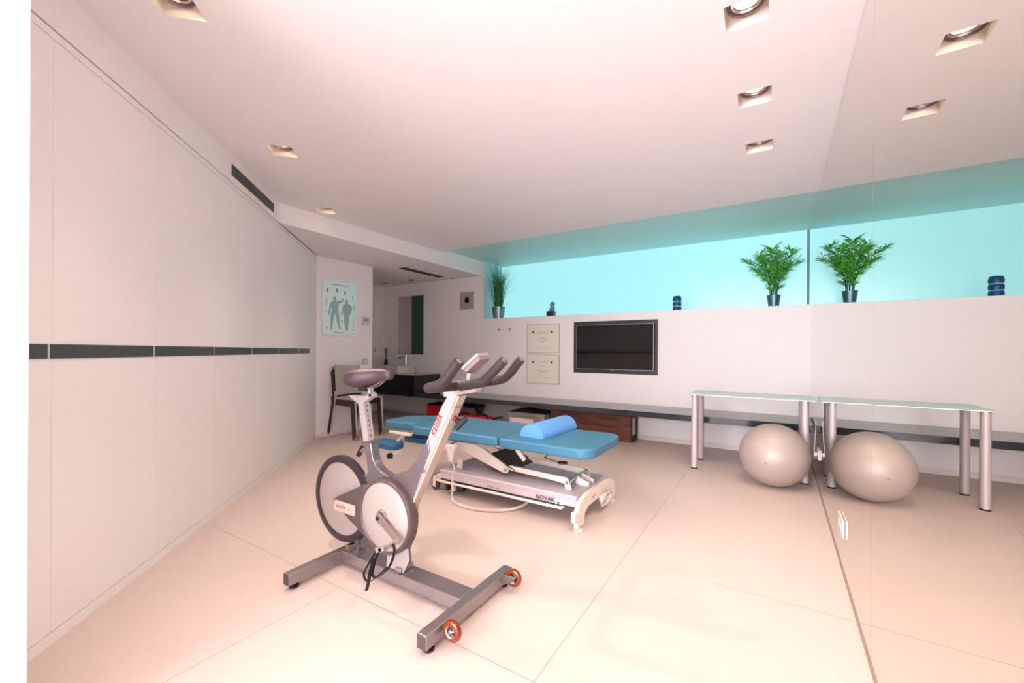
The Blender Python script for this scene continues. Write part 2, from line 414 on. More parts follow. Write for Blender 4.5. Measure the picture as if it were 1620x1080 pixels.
# ------------------------------------------------------------------ mirror panels
G = 0.0012
MP = [('mirror panel nearest the window wall, reaching up into the window niche', 3.849, YB), ('mirror panel in the middle between two upright joints, low socket in it', 2.010, 3.849), ('tall mirror panel right of the most visible pale joint', 0.17, 2.010), ('tall mirror panel beside the camera at the near end of the wall', -1.67, 0.17)]
for lab, y0, y1 in MP:
    root = thing('mirror_panel', (XM(y0), y0, 0.006), 'frameless wall ' + lab, 'mirror', 'mirror panels covering the right wall')
    bd = B()
    def mb(bd, y0, y1, z0, z1, t0, t1):
        return bd.prism([(XM(y0) + t0, y0), (XM(y1) + t0, y1), (XM(y1) + t1, y1), (XM(y0) + t1, y0)], 'xy', z0, z1)
    if y1 == YB:
        mb(bd, y0 + G, YC, 0.006, ZC - 0.002, 0, 0.006); mb(bd, YC, YB, 0.006, ZR - 0.002, 0, 0.006); mb(bd, YB, YG - 0.002, ZW + 0.001, ZR - 0.002, 0, 0.006)
    else: mb(bd, y0 + G, y1 - G, 0.006, ZC - 0.002, 0, 0.006)
    bd.build('glass', M_mirror, root, ang=20)
    if y0 > 0: mb(B(), y0 - G, y0 + G, 0.006, ZC - 0.002, 0.001, 0.006).build('edge_strip', M_mirror_edge, root)

# ------------------------------------------------------------------ downlights
def downlight(x, y, a, label, group, lit=True):
    root = thing('downlight', (x, y, ZC), label, 'ceiling light', group)
    h = B(); P = square(x, y, a); z1 = ZC + 0.105
    for i in range(4):
        p, q_ = P[i], P[(i + 1) % 4]; h.quad((*p, ZC), (*q_, ZC), (*q_, z1), (*p, z1))
    h.quad(*[(*p, z1) for p in P])
    ob = h.build('recess_box', M_white_pl, root, ang=20)
    for p in ob.data.polygons: p.use_smooth = False
    B().lathe([(0.056, 0.0), (0.0745, -0.004), (0.0765, -0.012), (0.073, -0.019), (0.069, -0.019), (0.066, -0.010), (0.058, -0.006)], (x, y, ZC + 0.058), n=36, cap=False).build('outer_ring', M_ring, root)
    B().lathe([(0.046, 0.004), (0.060, 0.0), (0.062, -0.008), (0.057, -0.012), (0.052, -0.004)], (x, y, ZC + 0.058), n=36, cap=False).build('inner_ring', M_steel, root)
    B().lathe([(0.0, 0.0), (0.02, 0.001), (0.048, 0.004)], (x, y, ZC + 0.052), n=32, cap=False).build('lamp_face', M_bulb if lit else M_dark, root)
    ld = bpy.data.lights.new('lamp_beam', 'SPOT'); ld.energy = SPOT_W * (0.75 if a < 10 else 1.7); ld.color = SPOT_COL; ld.spot_size = R(120 if a < 10 else 112); ld.spot_blend = 1.0; ld.shadow_soft_size = 0.04
    lo = bpy.data.objects.new('lamp_beam', ld); COL.objects.link(lo); lo.parent = root; lo.location = (0, 0, 0.015)
    if a > 10: lo.rotation_euler = Vector((0.42, 0.36, -1)).to_track_quat('-Z', 'Y').to_euler()
    return root
GL = 'recessed square downlights'
labs = ['recessed square downlight nearest the window in the row by the mirror', 'recessed square downlight second from the window in the row by the mirror', 'recessed square downlight third from the window, cut by the top edge', None, 'recessed square downlight above the wall vent, glowing warm', 'recessed square downlight closest to the alcove soffit, glowing warm', 'recessed square downlight at the top edge above the near white panels']
for (x, y, a), l in zip(LIGHTS, labs): downlight(x, y, a, l or 'recessed square downlight by the mirror, fourth from the window', GL)
# three small unlit lights in the alcove ceiling
for x, y, l in ((-6.07, 5.258, 'small dark round downlight over the washbasin corner'), (-5.40, 5.252, 'small dark round downlight in the alcove between corner and slot vent'), (-4.638, 5.470, 'small dark round spot beside the end of the ceiling slot vent')):
    t = thing('small_downlight', (x, y, ZS), l, 'ceiling light', 'small alcove downlights')
    r = 0.055 if x < -5 else 0.03
    B().lathe([(r * 0.72, -0.001), (r, -0.006), (r, -0.001)], (x, y, ZS), n=24, cap=False).build('ring', M_ring, t)
    B().lathe([(0, -0.002), (r * 0.74, -0.002)], (x, y, ZS), n=24, cap=False).build('lamp_face', M_dark, t)

# ------------------------------------------------------------------ vents
v = thing('wall_vent', W(1.9, 0, 2.437), 'long grey louvred air vent high on the left wall above the panels', 'vent')
s0, s1 = (PW - Vector((-3.391, 1.499, 0))).dot(DL), (PW - Vector((-3.975, 2.114, 0))).dot(DL)
s0, s1 = min(s0, s1), max(s0, s1)
wbox(B(), s0, s1, 0.0, 0.002, 2.437, 2.518).build('backing', mat('vent_dark_back', (58, 60, 58), 0.7), v)
fr = B()
for a, c, z0, z1 in ((s0, s1, 2.437, 2.442), (s0, s1, 2.513, 2.518), (s0, s0 + 0.006, 2.437, 2.518), (s1 - 0.006, s1, 2.437, 2.518)): wbox(fr, a, c, 0, 0.006, z0, z1)
fr.build('frame', M_vent, v)
sl = B()
for k in range(6):
    z = 2.448 + k * 0.0115; wbox(sl, s0 + 0.006, s1 - 0.006, 0.002, 0.006, z, z + 0.006)
sl.build('slats', M_vent, v)
v = thing('slot_vent', (-4.73, 4.85, ZS), 'long dark linear slot vent in the lowered alcove ceiling', 'vent')
B().prism([(-4.785, 4.394), (-4.637, 4.394), (-4.660, 5.295), (-4.808, 5.295)], 'xy', ZS - 0.003, ZS).build('slot', M_vent_dk, v)
fr = B()
for k in range(1, 4):
    x = -4.785 + 0.148 * k / 4; fr.prism([(x - 0.004, 4.40), (x + 0.004, 4.40), (x - 0.019, 5.29), (x - 0.027, 5.29)], 'xy', ZS - 0.006, ZS - 0.003)
fr.build('slats', mat('vent_slat_brown', (84, 72, 64), 0.6), v)

# ------------------------------------------------------------------ wall shelf, vanity and basin
YF = 4.921; ZT, ZU = 0.455, 0.390; XV = -4.975
t = thing('wall_shelf', (-2.3, YB, ZU), 'long low charcoal floating shelf running along the whole window wall', 'shelf')
B().box(XV + 0.001, -1.5, YF, YB - 0.001, ZU, ZT).box(-1.4985, XM(YF) - 0.006, YF, YB - 0.001, ZU, ZT).build('board', M_shelf, t, bev=0.0015, bseg=1)
t = thing('vanity_cabinet', (-5.7, YB, 0.39), 'gloss black wall-hung washbasin cabinet at the left end of the low shelf', 'cabinet')
B().box(XA + 0.001, XV, YF + 0.02, YB - 0.001, 0.390, 0.738).build('body', M_black, t, bev=0.002)
for a, c in ((XA + 0.003, -5.70), (-5.697, XV - 0.001)):
    B().box(a, c, YF, YF + 0.019, 0.392, 0.737).build('door', M_black, t, bev=0.002)
part_label(B().box(XA + 0.001, XV, YF, YB - 0.001, 0.739, 0.750).build('countertop', mat('grey_gloss_counter', (120, 114, 114), 0.12, coat=0.3), t, bev=0.002), 'thin grey gloss countertop')
t = thing('washbasin', (-5.82, 5.27, 0.75), 'white rectangular porcelain washbasin on the black cabinet', 'basin')
bs = B(); x0, x1, y0, y1 = -6.10, -5.55, 5.095, 5.50; tk = 0.018
bs.box(x0, x1, y0, y1, 0.751, 0.775)
for q in ((x0, x1, y0, y0 + tk), (x0, x1, y1 - 0.08, y1), (x0, x0 + tk, y0 + tk, y1 - 0.08), (x1 - tk, x1, y0 + tk, y1 - 0.08)): bs.box(*q, 0.775, 0.877)
bs.build('bowl', M_porcelain, t, bev=0.003)
B().lathe([(0.001, 0.003), (0.022, 0.003), (0.024, 0)], (-5.82, 5.25, 0.775), n=20).build('drain', M_chrome, t)
t = thing('basin_tap', (-5.72, 5.455, 0.877), 'tall slim chrome mixer tap standing on the white washbasin', 'tap')
B().cyl((-5.72, 5.455, 0.877), (-5.72, 5.455, 1.07), 0.019).build('body', M_chrome, t, bev=0.003)
B().tube([(-5.72, 5.455, 1.035), (-5.74, 5.36, 1.02)], 0.012).build('spout', M_chrome, t)
B().tube([(-5.72, 5.455, 1.07), (-5.72, 5.455, 1.085), (-5.715, 5.43, 1.12)], [0.016, 0.012, 0.007]).build('lever', M_chrome, t)
tag(B().cyl((-5.97, YB, 1.01), (-5.97, YB - 0.05, 1.01), 0.022, 0.018).build('wall_hook', M_ring, origin=(-5.97, YB, 1.01)), 'small dark round hook on the wall left of the tap', 'hook')
t = thing('reed_diffuser', (-6.25, 5.45, 0.75), 'dark bottle with tall tan reeds standing left behind the washbasin', 'diffuser')
B().lathe([(0.032, 0), (0.034, 0.01), (0.034, 0.20), (0.02, 0.22), (0.018, 0.235)], (-6.25, 5.45, 0.751), n=20).build('bottle', M_black, t)
rd = B()
for k in range(12):
    a = k * 2.4; rr = 0.012 + 0.004 * (k % 3)
    rd.cyl((-6.25 + rr * math.cos(a) * .6, 5.45 + rr * math.sin(a) * .6, 0.97), (-6.25 + rr * 1.5 * math.cos(a), 5.45 + rr * 1.5 * math.sin(a), 1.20 - 0.01 * (k % 4)), 0.005, n=6)
rd.build('reeds', M_tan, t)

# mirror over the basin
t = thing('bathroom_mirror', (-5.84, YB, 1.08), 'narrow upright mirror on the alcove wall above the washbasin', 'mirror')
B().box(-6.020, -5.668, YB - 0.02, YB, 1.083, 2.160).build('glass', mat('bath_mirror_silver', (214, 210, 206), 0.03, 1.0), t, bev=0.002)
tag(B().box(-5.666, -5.390, YB - 0.02, YB, 1.083, 2.158).build('wall_tile', M_green_glass, origin=(-5.53, YB, 1.083), bev=0.002), 'dark green upright glass tile right beside the alcove mirror', 'wall tile')

# square picture
t = thing('glass_picture', (-4.39, YB, 1.85), 'small square grey glass picture with a dark flower, left of the window', 'picture')
B().box(-4.534, -4.243, YB - 0.014, YB - 0.002, 1.850, 2.148).build('plate', M_picture, t, bev=0.003)
fl = B()
for k in range(7):
    a = k * 2 * math.pi / 7; cx, cz = -4.385 + 0.03 * math.cos(a), 2.005 + 0.03 * math.sin(a)
    fl.lathe([(0.0, -0.0005), (0.026, -0.0005), (0.026, 0.0)], (cx, YB - 0.014, cz), 'y', 14)
fl.prism([(-4.39, 2.03), (-4.38, 2.03), (-4.372, 2.1), (-4.378, 2.1)], 'xz', YB - 0.0146, YB - 0.014)
fl.build('flower_print', M_picture_dk, t)

# hooks
for x, l in ((-3.730, 'small dark coat hook on the wall below the grass pot'), (-3.525, 'small dark coat hook nearer to the framed diplomas')):
    h = B().cyl((x, YB, 1.495), (x, YB - 0.012, 1.495), 0.012, n=14).tube(smooth_path([(x, YB - 0.01, 1.495), (x, YB - 0.03, 1.492), (x, YB - 0.036, 1.51)]), 0.006, 8)
    tag(h.build('coat_hook', M_ring, origin=(x, YB, 1.495)), l, 'hook')

# diplomas
for z0, z1, l, top in ((1.127, 1.556, 'upper cream framed diploma on the wall left of the television', 1), (0.668, 1.1015, 'lower cream framed diploma on the wall left of the television', 0)):
    x0, x1 = -3.207, -2.660
    t = thing('framed_diploma', ((x0 + x1) / 2, YB, z0), l, 'diploma')
    f = B()
    for a, b_, c, d in ((x0, x1, z0, z0 + 0.006), (x0, x1, z1 - 0.006, z1), (x0, x0 + 0.006, z0, z1), (x1 - 0.006, x1, z0, z1)): f.box(a, b_, YB - 0.018, YB - 0.001, c, d)
    f.build('frame', M_paper_edge, t)
    sh = B().box(x0 + 0.006, x1 - 0.006, YB - 0.014, YB - 0.002, z0 + 0.006, z1 - 0.006).build('sheet', M_paper, t)
    cz = z1 - 0.115
    for cx in (x0 + 0.11, x1 - 0.125): B().lathe([(0, -0.0005), (0.021, -0.0005), (0.021, 0)], (cx, YB - 0.014, cz), 'y', 16).build('seal', M_seal, sh)
    pr = B(); cx = (x0 + x1) / 2
    for k, (ww, dz, hh) in enumerate(((0.19, 0.10, 0.012), (0.19, 0.13, 0.012), (0.10, 0.19, 0.014), (0.16, 0.225, 0.006), (0.09, 0.255, 0.012), (0.28, 0.35, 0.006)) if top else ((0.18, 0.10, 0.010), (0.10, 0.17, 0.008), (0.25, 0.235, 0.012), (0.12, 0.255, 0.010), (0.10, 0.30, 0.006), (0.30, 0.345, 0.006))):
        pr.box(cx - ww / 2, cx + ww / 2, YB - 0.0145, YB - 0.014, z1 - dz - hh, z1 - dz)
    pr.build('printed_lines', M_faint, sh)

# television
t = thing('television', (-1.85, YB, 0.85), 'black flat wall television with a thin silver bezel on a dark backboard', 'television')
B().box(-2.433, -1.262, YB - 0.012, YB - 0.001, 0.852, 1.575).build('backboard', M_tvframe, t, bev=0.002)
yt = YB - 0.07; kx = yt / YB
x0, x1, z0, z1 = -2.398 * kx, -1.315 * kx, 1.15 + (0.905 - 1.15) * kx, 1.15 + (1.527 - 1.15) * kx
B().box(x0, x1, yt + 0.004, YB - 0.012, z0, z1).build('casing', M_rubber, t)
B().box(x0 + 0.012, x1 - 0.012, yt + 0.001, yt + 0.004, z0 + 0.012, z1 - 0.012).build('screen', M_screen, t)
bz = B()
for a, b_, c, d in ((x0, x1, z0, z0 + 0.007), (x0, x1, z1 - 0.007, z1), (x0, x0 + 0.006, z0 + 0.007, z1 - 0.007), (x1 - 0.008, x1, z0 + 0.007, z1 - 0.007)): bz.box(a, b_, yt, yt + 0.006, c, d)
bz.prism([((x0 + x1) / 2 - 0.03, z0), ((x0 + x1) / 2 + 0.03, z0), ((x0 + x1) / 2 + 0.02, z0 - 0.008), ((x0 + x1) / 2 - 0.02, z0 - 0.008)], 'xz', yt, yt + 0.006)
bz.build('bezel', M_silver, t)

# ------------------------------------------------------------------ poster wall
t = thing('anatomy_poster', (XP, 3.585, 1.345), 'pale poster of two standing muscle figures on the white wall above the chairs', 'poster')
B().box(XP, XP + 0.022, 3.326, 3.846, 1.346, 2.105).build('board', M_poster, t, bev=0.002)
def pv(u, v_): return (3.326 + u * 0.520, 2.105 - v_ * 0.759)      # picture coords 0..1
def blob(bd, pts, ws, lift):
    """a limb as a flat printed shape: polyline with widths"""
    n = len(pts); L_, Rr = [], []
    for i in range(n):
        a = Vector(pv(*pts[max(i - 1, 0)])); c = Vector(pv(*pts[min(i + 1, n - 1)])); d = (c - a).normalized(); nrm = Vector((-d.y, d.x)); p = Vector(pv(*pts[i]))
        L_.append(p + nrm * ws[i] / 2); Rr.append(p - nrm * ws[i] / 2)
    bd.prism([tuple(p) for p in L_ + Rr[::-1]], 'yz', XP + 0.022, XP + 0.0224 + lift)
fg = B(); k_ = 0
for limb in (([(.33, .30), (.335, .335), (.335, .37)], [.03, .045, .03]), ([(.335, .37), (.34, .42), (.345, .50), (.35, .56)], [.05, .125, .10, .095]), ([(.25, .41), (.21, .50), (.18, .58), (.165, .64)], [.035, .032, .026, .016]),
             ([(.43, .40), (.50, .385), (.56, .37), (.575, .32)], [.04, .034, .028, .02]), ([(.31, .55), (.27, .66), (.245, .76), (.24, .87)], [.06, .055, .04, .022]), ([(.39, .55), (.42, .66), (.445, .76), (.47, .85)], [.06, .055, .04, .022]),
             ([(.235, .865), (.25, .895)], [.03, .04]), ([(.465, .84), (.52, .88)], [.025, .03]),
             ([(.685, .335), (.69, .37), (.69, .40)], [.035, .045, .035]), ([(.69, .40), (.70, .46), (.70, .54), (.69, .60)], [.05, .125, .10, .10]), ([(.61, .43), (.585, .50), (.555, .57), (.55, .65)], [.03, .028, .022, .016]),
             ([(.79, .43), (.83, .49), (.80, .57), (.745, .62)], [.035, .034, .03, .018]), ([(.665, .59), (.665, .70), (.67, .80), (.675, .87)], [.055, .05, .038, .022]), ([(.72, .59), (.72, .70), (.71, .80), (.70, .86)], [.055, .05, .038, .022]),
             ([(.66, .87), (.74, .885)], [.025, .03])):
    blob(fg, *limb, 0.00004 * k_); k_ += 1
fg.build('figure_print', M_fig, t)
sm = B()
for u, v_, ww, hh in ((.125, .20, .05, .09), (.40, .185, .055, .075), (.64, .215, .055, .08), (.885, .285, .035, .085), (.10, .40, .022, .16), (.92, .46, .015, .13), (.085, .585, .02, .04), (.91, .64, .02, .02), (.91, .72, .02, .02), (.91, .77, .02, .02), (.91, .825, .03, .02), (.90, .88, .035, .035), (.12, .86, .05, .02), (.55, .74, .03, .07)):
    y_, z_ = pv(u, v_); sm.prism(circ(0, 0, 1, 14) and [(y_ + ww * 0.52 * 0.5 * math.cos(a), z_ + hh * 0.759 * 0.5 * math.sin(a)) for a in [k * math.pi / 7 for k in range(14)]], 'yz', XP + 0.022, XP + 0.0222); sm.build('print', M_fig_dk, t); sm = B()
for u0, u1, v_ in ((.26, .74, .085), (.33, .62, .935)):
    a, c = pv(u0, v_), pv(u1, v_ + 0.012); B().prism([a, (c[0], a[1]), c, (a[0], c[1])], 'yz', XP + 0.022, XP + 0.0222).build('print', M_fig_dk, t)
t = thing('thermostat', (XP, 4.016, 1.512), 'white square thermostat with a green display right of the poster', 'thermostat')
B().box(XP, XP + 0.022, 3.953, 4.080, 1.512, 1.634).build('case', M_white_pl, t, bev=0.005)
B().box(XP + 0.022, XP + 0.0235, 3.975, 4.050, 1.565, 1.618).build('display', M_lcd, t)
t = thing('light_switch', (XP, 4.015, 0.948), 'grey square light switch on the wall end above the chair stack', 'switch')
B().box(XP, XP + 0.010, 3.968, 4.062, 0.948, 1.028).build('plate', M_switch, t, bev=0.003)
B().box(XP + 0.010, XP + 0.016, 3.985, 4.045, 0.962, 1.014).build('rocker', mat('pale_switch', (206, 208, 206), 0.35), t, bev=0.003)

# ------------------------------------------------------------------ sockets by the mirror
def socket(y0, y1, z0, z1, label, plug):
    yc_ = (y0 + y1) / 2
    t = thing('wall_socket', (XM(yc_), yc_, z0), label, 'socket')
    a = 0.012
    B().prism([(XM(y0) - a, y0), (XM(y1) - a, y1), (XM(y1) - 0.0005, y1), (XM(y0) - 0.0005, y0)], 'xy', z0, z1).build('plate', M_white_pl, t, bev=0.004)
    for f in (0.3, 0.7):
        yy = y0 + (y1 - y0) * f
        B().lathe([(0.001, -a - 0.004), (0.017, -a - 0.004), (0.020, -a)], (XM(yy), yy, (z0 + z1) / 2), 'x', 20).build('outlet', mat('grey_outlet', (196, 190, 188), 0.4), t)
    if plug:
        yy = y0 + (y1 - y0) * 0.3
        p = B().box(XM(yy) - 0.040, XM(yy) - 0.016, yy - 0.016, yy + 0.016, (z0 + z1) / 2 - 0.016, (z0 + z1) / 2 + 0.016).build('plug', MATS['grey_outlet'], t, bev=0.005)
        B().tube(smooth_path([(XM(yy) - 0.036, yy, (z0 + z1) / 2 + 0.012), (XM(yy) - 0.034, yy, z1 + 0.02), (XM(yy) - 0.028, yy + 0.01, z1 + 0.10), (XM(yy) - 0.022, yy + 0.02, z1 + 0.24)]), 0.0022, 6).build('cord', MATS['grey_outlet'], p)
socket(2.72, 2.90, 0.195, 0.285, 'white double wall socket set low in the mirror near the front', False)
socket(4.30, 4.47, 0.255, 0.335, 'white wall socket with a plug behind the exercise ball', True)

# ------------------------------------------------------------------ glass side table
t = thing('glass_table', (-0.2, 4.68, 0), 'narrow glass-topped table with silver tube legs standing against the mirror', 'table')
mgl = mat('frosted_table_glass', (206, 236, 226), 0.35, trans=0.15)
B().prism(rrect(-0.705, XM(4.42) - 0.012, 4.42, 4.918, 0.015), 'xy', 0.729, 0.737).build('tabletop', mgl, t, bev=0.0015)
for i, (x, y) in enumerate(((-0.660, 4.476), (-0.655, 4.872), (0.240, 4.476), (0.240, 4.872))):
    lg = B().cyl((x, y, 0.012), (x, y, 0.722), 0.030, n=24).build('leg', M_alu, t)
    B().lathe([(0.031, 0), (0.031, 0.012)], (x, y, 0.0005), n=24).build('rubber_foot', M_rubber, lg)
    B().lathe([(0.034, 0.0), (0.034, 0.007)], (x, y, 0.722), n=24).build('top_disc', M_steel, lg)

# ------------------------------------------------------------------ exercise ball
t = thing('exercise_ball', (0.009, 4.271, 0), 'large silver-grey inflated exercise ball on the floor under the glass table', 'ball')
bd = B(); r = 0.266; prof = []
for k in range(97):
    a = -math.pi / 2 + math.pi * k / 96; h = r * math.sin(a); rr = r * math.cos(a)
    lat = math.degrees(a)
    g = sum(math.exp(-((lat - c) / 0.8) ** 2) for c in (-62, -55, -48, -41, -34, -28, -22, -16, 12, 16, 20, 62))
    prof.append((max(rr - 0.0022 * g, 0.0004), h + 0.2645))
bd.lathe(prof, (0.009, 4.271, 0.0015), n=72, cap=True).build('skin', M_ball, t, ang=60)
d = Vector((-0.22, -0.97, -0.10)).normalized()
B().cyl(Vector((0.009, 4.271, 0.266)) + d * 0.262, Vector((0.009, 4.271, 0.266)) + d * 0.2675, 0.007, n=12).build('valve_plug', mat('grey_plug', (120, 108, 106), 0.6), t)

# ------------------------------------------------------------------ things on the sill
def pot(bd, x, y, z, r0, r1, h): return bd.lathe([(r0 * 0.9, 0), (r0, 0.004), (r1, h - 0.004), (r1 * 1.04, h - 0.003), (r1 * 1.04, h), (r1 * 0.94, h), (r1 * 0.92, h - 0.02), (0.001, h - 0.02)], (x, y, z), n=32, cap=False)
gx, gy = -3.835, 5.69
t = thing('potted_grass', (gx, gy, ZW), 'tall potted ornamental grass in a zinc pot at the left end of the sill', 'plant')
pot(B(), gx, gy, ZW + 0.0005, 0.085, 0.112, 0.195).build('pot', M_pot, t)
B().lathe([(0.0005, 0.17), (0.10, 0.17)], (gx, gy, ZW), n=20, cap=False).build('soil', M_soil, t)
gb = B()
def blade(bd, p0, az, lean, ln, w, droop):
    pts = []; d = Vector((math.cos(az), math.sin(az), 0)); p = Vector(p0); ang = lean; n = 9
    for k in range(n + 1):
        pts.append(p.copy()); p = p + (d * math.sin(ang) + Vector((0, 0, math.cos(ang)))) * ln / n
        ang += droop * (k / n) ** 2.0
    side = Vector((-d.y, d.x, 0))
    vs = []
    for k, q in enumerate(pts):
        ww = w * (1 - (k / n) ** 1.5) + 0.0006
        vs.append((bd.bm.verts.new(q + side * ww), bd.bm.verts.new(q + d * ww * 0.3), bd.bm.verts.new(q - side * ww)))
    for a, c in zip(vs, vs[1:]):
        bd.bm.faces.new((a[0], a[1], c[1], c[0])); bd.bm.faces.new((a[1], a[2], c[2], c[1]))
for k in range(210):
    az = random.uniform(0, 2 * math.pi); rr = 0.06 * math.sqrt(random.random())
    le = random.choice([0.04, 0.10, 0.18, 0.26, 0.36]) * random.uniform(0.5, 1.1); ln = random.uniform(0.55, 0.82)
    if le > 0.2: ln *= 0.9
    blade(gb, (gx + rr * math.cos(az), gy + rr * math.sin(az), ZW + 0.165), az, le, ln, random.uniform(0.0025, 0.0042), random.uniform(0.1, 0.75))
for az, le, ln, dr in ((-0.15, 0.75, 0.72, 0.75), (0.05, 1.05, 0.42, 0.6), (-0.5, 1.1, 0.36, 0.8), (3.3, 0.6, 0.38, -0.55), (2.9, 0.75, 0.3, -0.3), (0.2, 0.35, 0.82, 1.2), (3.0, 0.3, 0.8, 0.9), (0.1, 0.4, 0.8, 0.7)):
    blade(gb, (gx, gy, ZW + 0.165), az, le, ln, 0.003, dr)
for v_ in gb.bm.verts:
    v_.co.z = min(v_.co.z, ZR - 0.012); v_.co.y = min(v_.co.y, YG - 0.012); v_.co.x = max(v_.co.x, XN + 0.006)
gb.build('foliage', M_grass, t)

px_, py_ = 0.0, 5.72
t = thing('potted_bamboo_palm', (px_, py_, ZW), 'bushy green bamboo palm in a teal metal pot on the sill beside the mirror', 'plant')
pot(B(), px_, py_, ZW + 0.0005, 0.052, 0.069, 0.138).build('pot', M_pot_teal, t)
B().lathe([(0.0005, 0.12), (0.062, 0.12)], (px_, py_, ZW), n=20, cap=False).build('soil', M_soil, t)
cb, lb = B(), B()
def leaf(bd, p, d, ln, w):
    d = d.normalized(); s_ = d.cross(Vector((random.uniform(-.4, .4), random.uniform(-.4, .4), 1))).normalized(); u = s_.cross(d)
    c0 = bd.bm.verts.new(p); prev = None
    rows = []
    for f, k in ((0.25, 0.8), (0.5, 1.0), (0.78, 0.55)):
        c = p + d * ln * f - Vector((0, 0, 1)) * ln * 0.18 * f * f
        rows.append((bd.bm.verts.new(c + s_ * w * k), bd.bm.verts.new(c - u * w * 0.25), bd.bm.verts.new(c - s_ * w * k)))
    tip = bd.bm.verts.new(p + d * ln - Vector((0, 0, 1)) * ln * 0.18)
    bd.bm.faces.new((c0, rows[0][1], rows[0][0])); bd.bm.faces.new((c0, rows[0][2], rows[0][1]))
    for a, c in zip(rows, rows[1:]):
        bd.bm.faces.new((a[0], a[1], c[1], c[0])); bd.bm.faces.new((a[1], a[2], c[2], c[1]))
    bd.bm.faces.new((rows[-1][0], rows[-1][1], tip)); bd.bm.faces.new((rows[-1][1], rows[-1][2], tip))
canes = [(-0.03, 0.0, -0.24, 0.0, 0.44), (-0.02, 0.02, -0.12, 0.06, 0.50), (0.0, -0.02, -0.02, -0.05, 0.54), (0.015, 0.015, 0.05, 0.05, 0.50), (0.03, 0.0, 0.15, -0.03, 0.50), (0.02, -0.025, 0.20, 0.02, 0.37), (-0.01, -0.03, -0.16, -0.10, 0.30), (0.0, 0.03, 0.06, 0.14, 0.42), (-0.025, -0.02, -0.08, -0.14, 0.42), (0.03, 0.02, 0.10, -0.12, 0.32)]
for i, (x0, y0, dx, dy, h) in enumerate(canes):
    P = smooth_path([(px_ + x0, py_ + y0, ZW + 0.12), (px_ + x0 + dx * 0.15, py_ + y0 + dy * 0.15, ZW + 0.12 + h * 0.45), (px_ + x0 + dx * 0.55, py_ + y0 + dy * .55, ZW + 0.12 + h * 0.8), (px_ + x0 + dx, py_ + y0 + dy, ZW + 0.12 + h)], 7)
    cb.tube(P, [0.0045 - 0.0028 * k / len(P) for k in range(len(P))], 6)
    for j in range(3, len(P)):
        if random.random() < 0.05 and j < 6: continue
        tdir = (P[j] - P[j - 1]).normalized()
        for br in range(1 if j < 7 else 2):
            az = random.uniform(0, 2 * math.pi); bd_ = (Vector((math.cos(az), math.sin(az) * 0.8, random.uniform(-0.05, 0.5))) + tdir * 0.5).normalized()
            bl = random.uniform(0.03, 0.085); q = P[j] + bd_ * bl
            cb.tube([P[j], q], [0.0016, 0.001], 4)
            for lf in range(5):
                f = (lf + 1) / 5; sgn = 1 if lf % 2 else -1
                sd_ = bd_.cross(Vector((0, 0, 1))).normalized() * sgn
                leaf(lb, P[j] + bd_ * bl * f, bd_ * 0.9 + sd_ * (0.8 if lf < 4 else 0.0) + Vector((0, 0, random.uniform(-0.2, 0.3))), random.uniform(0.055, 0.085), random.uniform(0.007, 0.0105))
for bdl in (lb, cb):
    for v_ in bdl.bm.verts: v_.co.x = min(v_.co.x, XM(py_) - 0.012); v_.co.y = min(v_.co.y, YG - 0.01)
cb.build('canes', M_cane, t); lb.build('foliage', M_leaf, t)

t = thing('crystal_trophy', (-2.845, 5.64, ZW), 'small crystal trophy on a dark base standing on the window sill', 'trophy')
B().box(-2.905, -2.785, 5.60, 5.68, ZW + 0.0005, ZW + 0.075).build('base', mat('navy_black_base', (14, 36, 52), 0.2, coat=0.3), t, bev=0.004)
pf = [(-2.885, 0.075), (-2.80, 0.075), (-2.788, 0.11), (-2.80, 0.15), (-2.785, 0.185), (-2.80, 0.212), (-2.822, 0.222), (-2.85, 0.205), (-2.862, 0.175), (-2.85, 0.14), (-2.868, 0.105)]
B().prism([(a, ZW + b_) for a, b_ in pf], 'xz', 5.625, 5.66).build('crystal', M_crystal, t, bev=0.004)
t = thing('ribbed_blue_jar', (-1.05, 5.66, ZW), 'dark blue ribbed cylinder with pale bands standing on the sill', 'jar')
pr = [(0.044, 0.0)]
for k in range(3):
    z = 0.004 + k * 0.060
    pr += [(0.050, z), (0.053, z + 0.02), (0.052, z + 0.040), (0.046, z + 0.048), (0.046, z + 0.058)]
pr += [(0.044, 0.186), (0.030, 0.190), (0.001, 0.190)]
B().lathe(pr, (-1.05, 5.66, ZW + 0.0005), n=28).build('body', M_navy, t)
for k in range(2):
    B().lathe([(0.0462, 0), (0.0475, 0.003), (0.0475, 0.007), (0.0462, 0.010)], (-1.05, 5.66, ZW + 0.0525 + k * 0.06), n=28, cap=False).build('band', M_ltblue, t)

# ------------------------------------------------------------------ things under the shelf
t = thing('wooden_box', (-2.1, 5.40, 0), 'long brown wooden box with a white end panel under the shelf', 'box')
x0, x1, y0, y1, z1 = -2.66, -1.525, 5.262, 5.535, 0.333
bx = B().box(x0, x1, y0, y0 + 0.02, 0.001, z1).box(x0, x1, y1 - 0.02, y1, 0.001, z1).box(x0, x1 - 0.03, y0 + 0.02, y1 - 0.02, z1 - 0.02, z1).box(x0, x1 - 0.03, y0 + 0.02, y1 - 0.02, 0.001, 0.021).box(x0, x0 + 0.02, y0 + 0.02, y1 - 0.02, 0.021, z1 - 0.02)
bx.build('carcass', M_wood, t, bev=0.002)
ef = B()
for a, b_, c, d in ((y0 + 0.0, y1, 0.001, 0.075), (y0, y1, z1 - 0.03, z1), (y0, y0 + 0.022, 0.075, z1 - 0.03), (y1 - 0.03, y1, 0.075, z1 - 0.03)): ef.box(x1 + 0.0003, x1 + 0.018, a, b_, c, d)
ef.build('end_frame', M_wood_dk, t, bev=0.002)
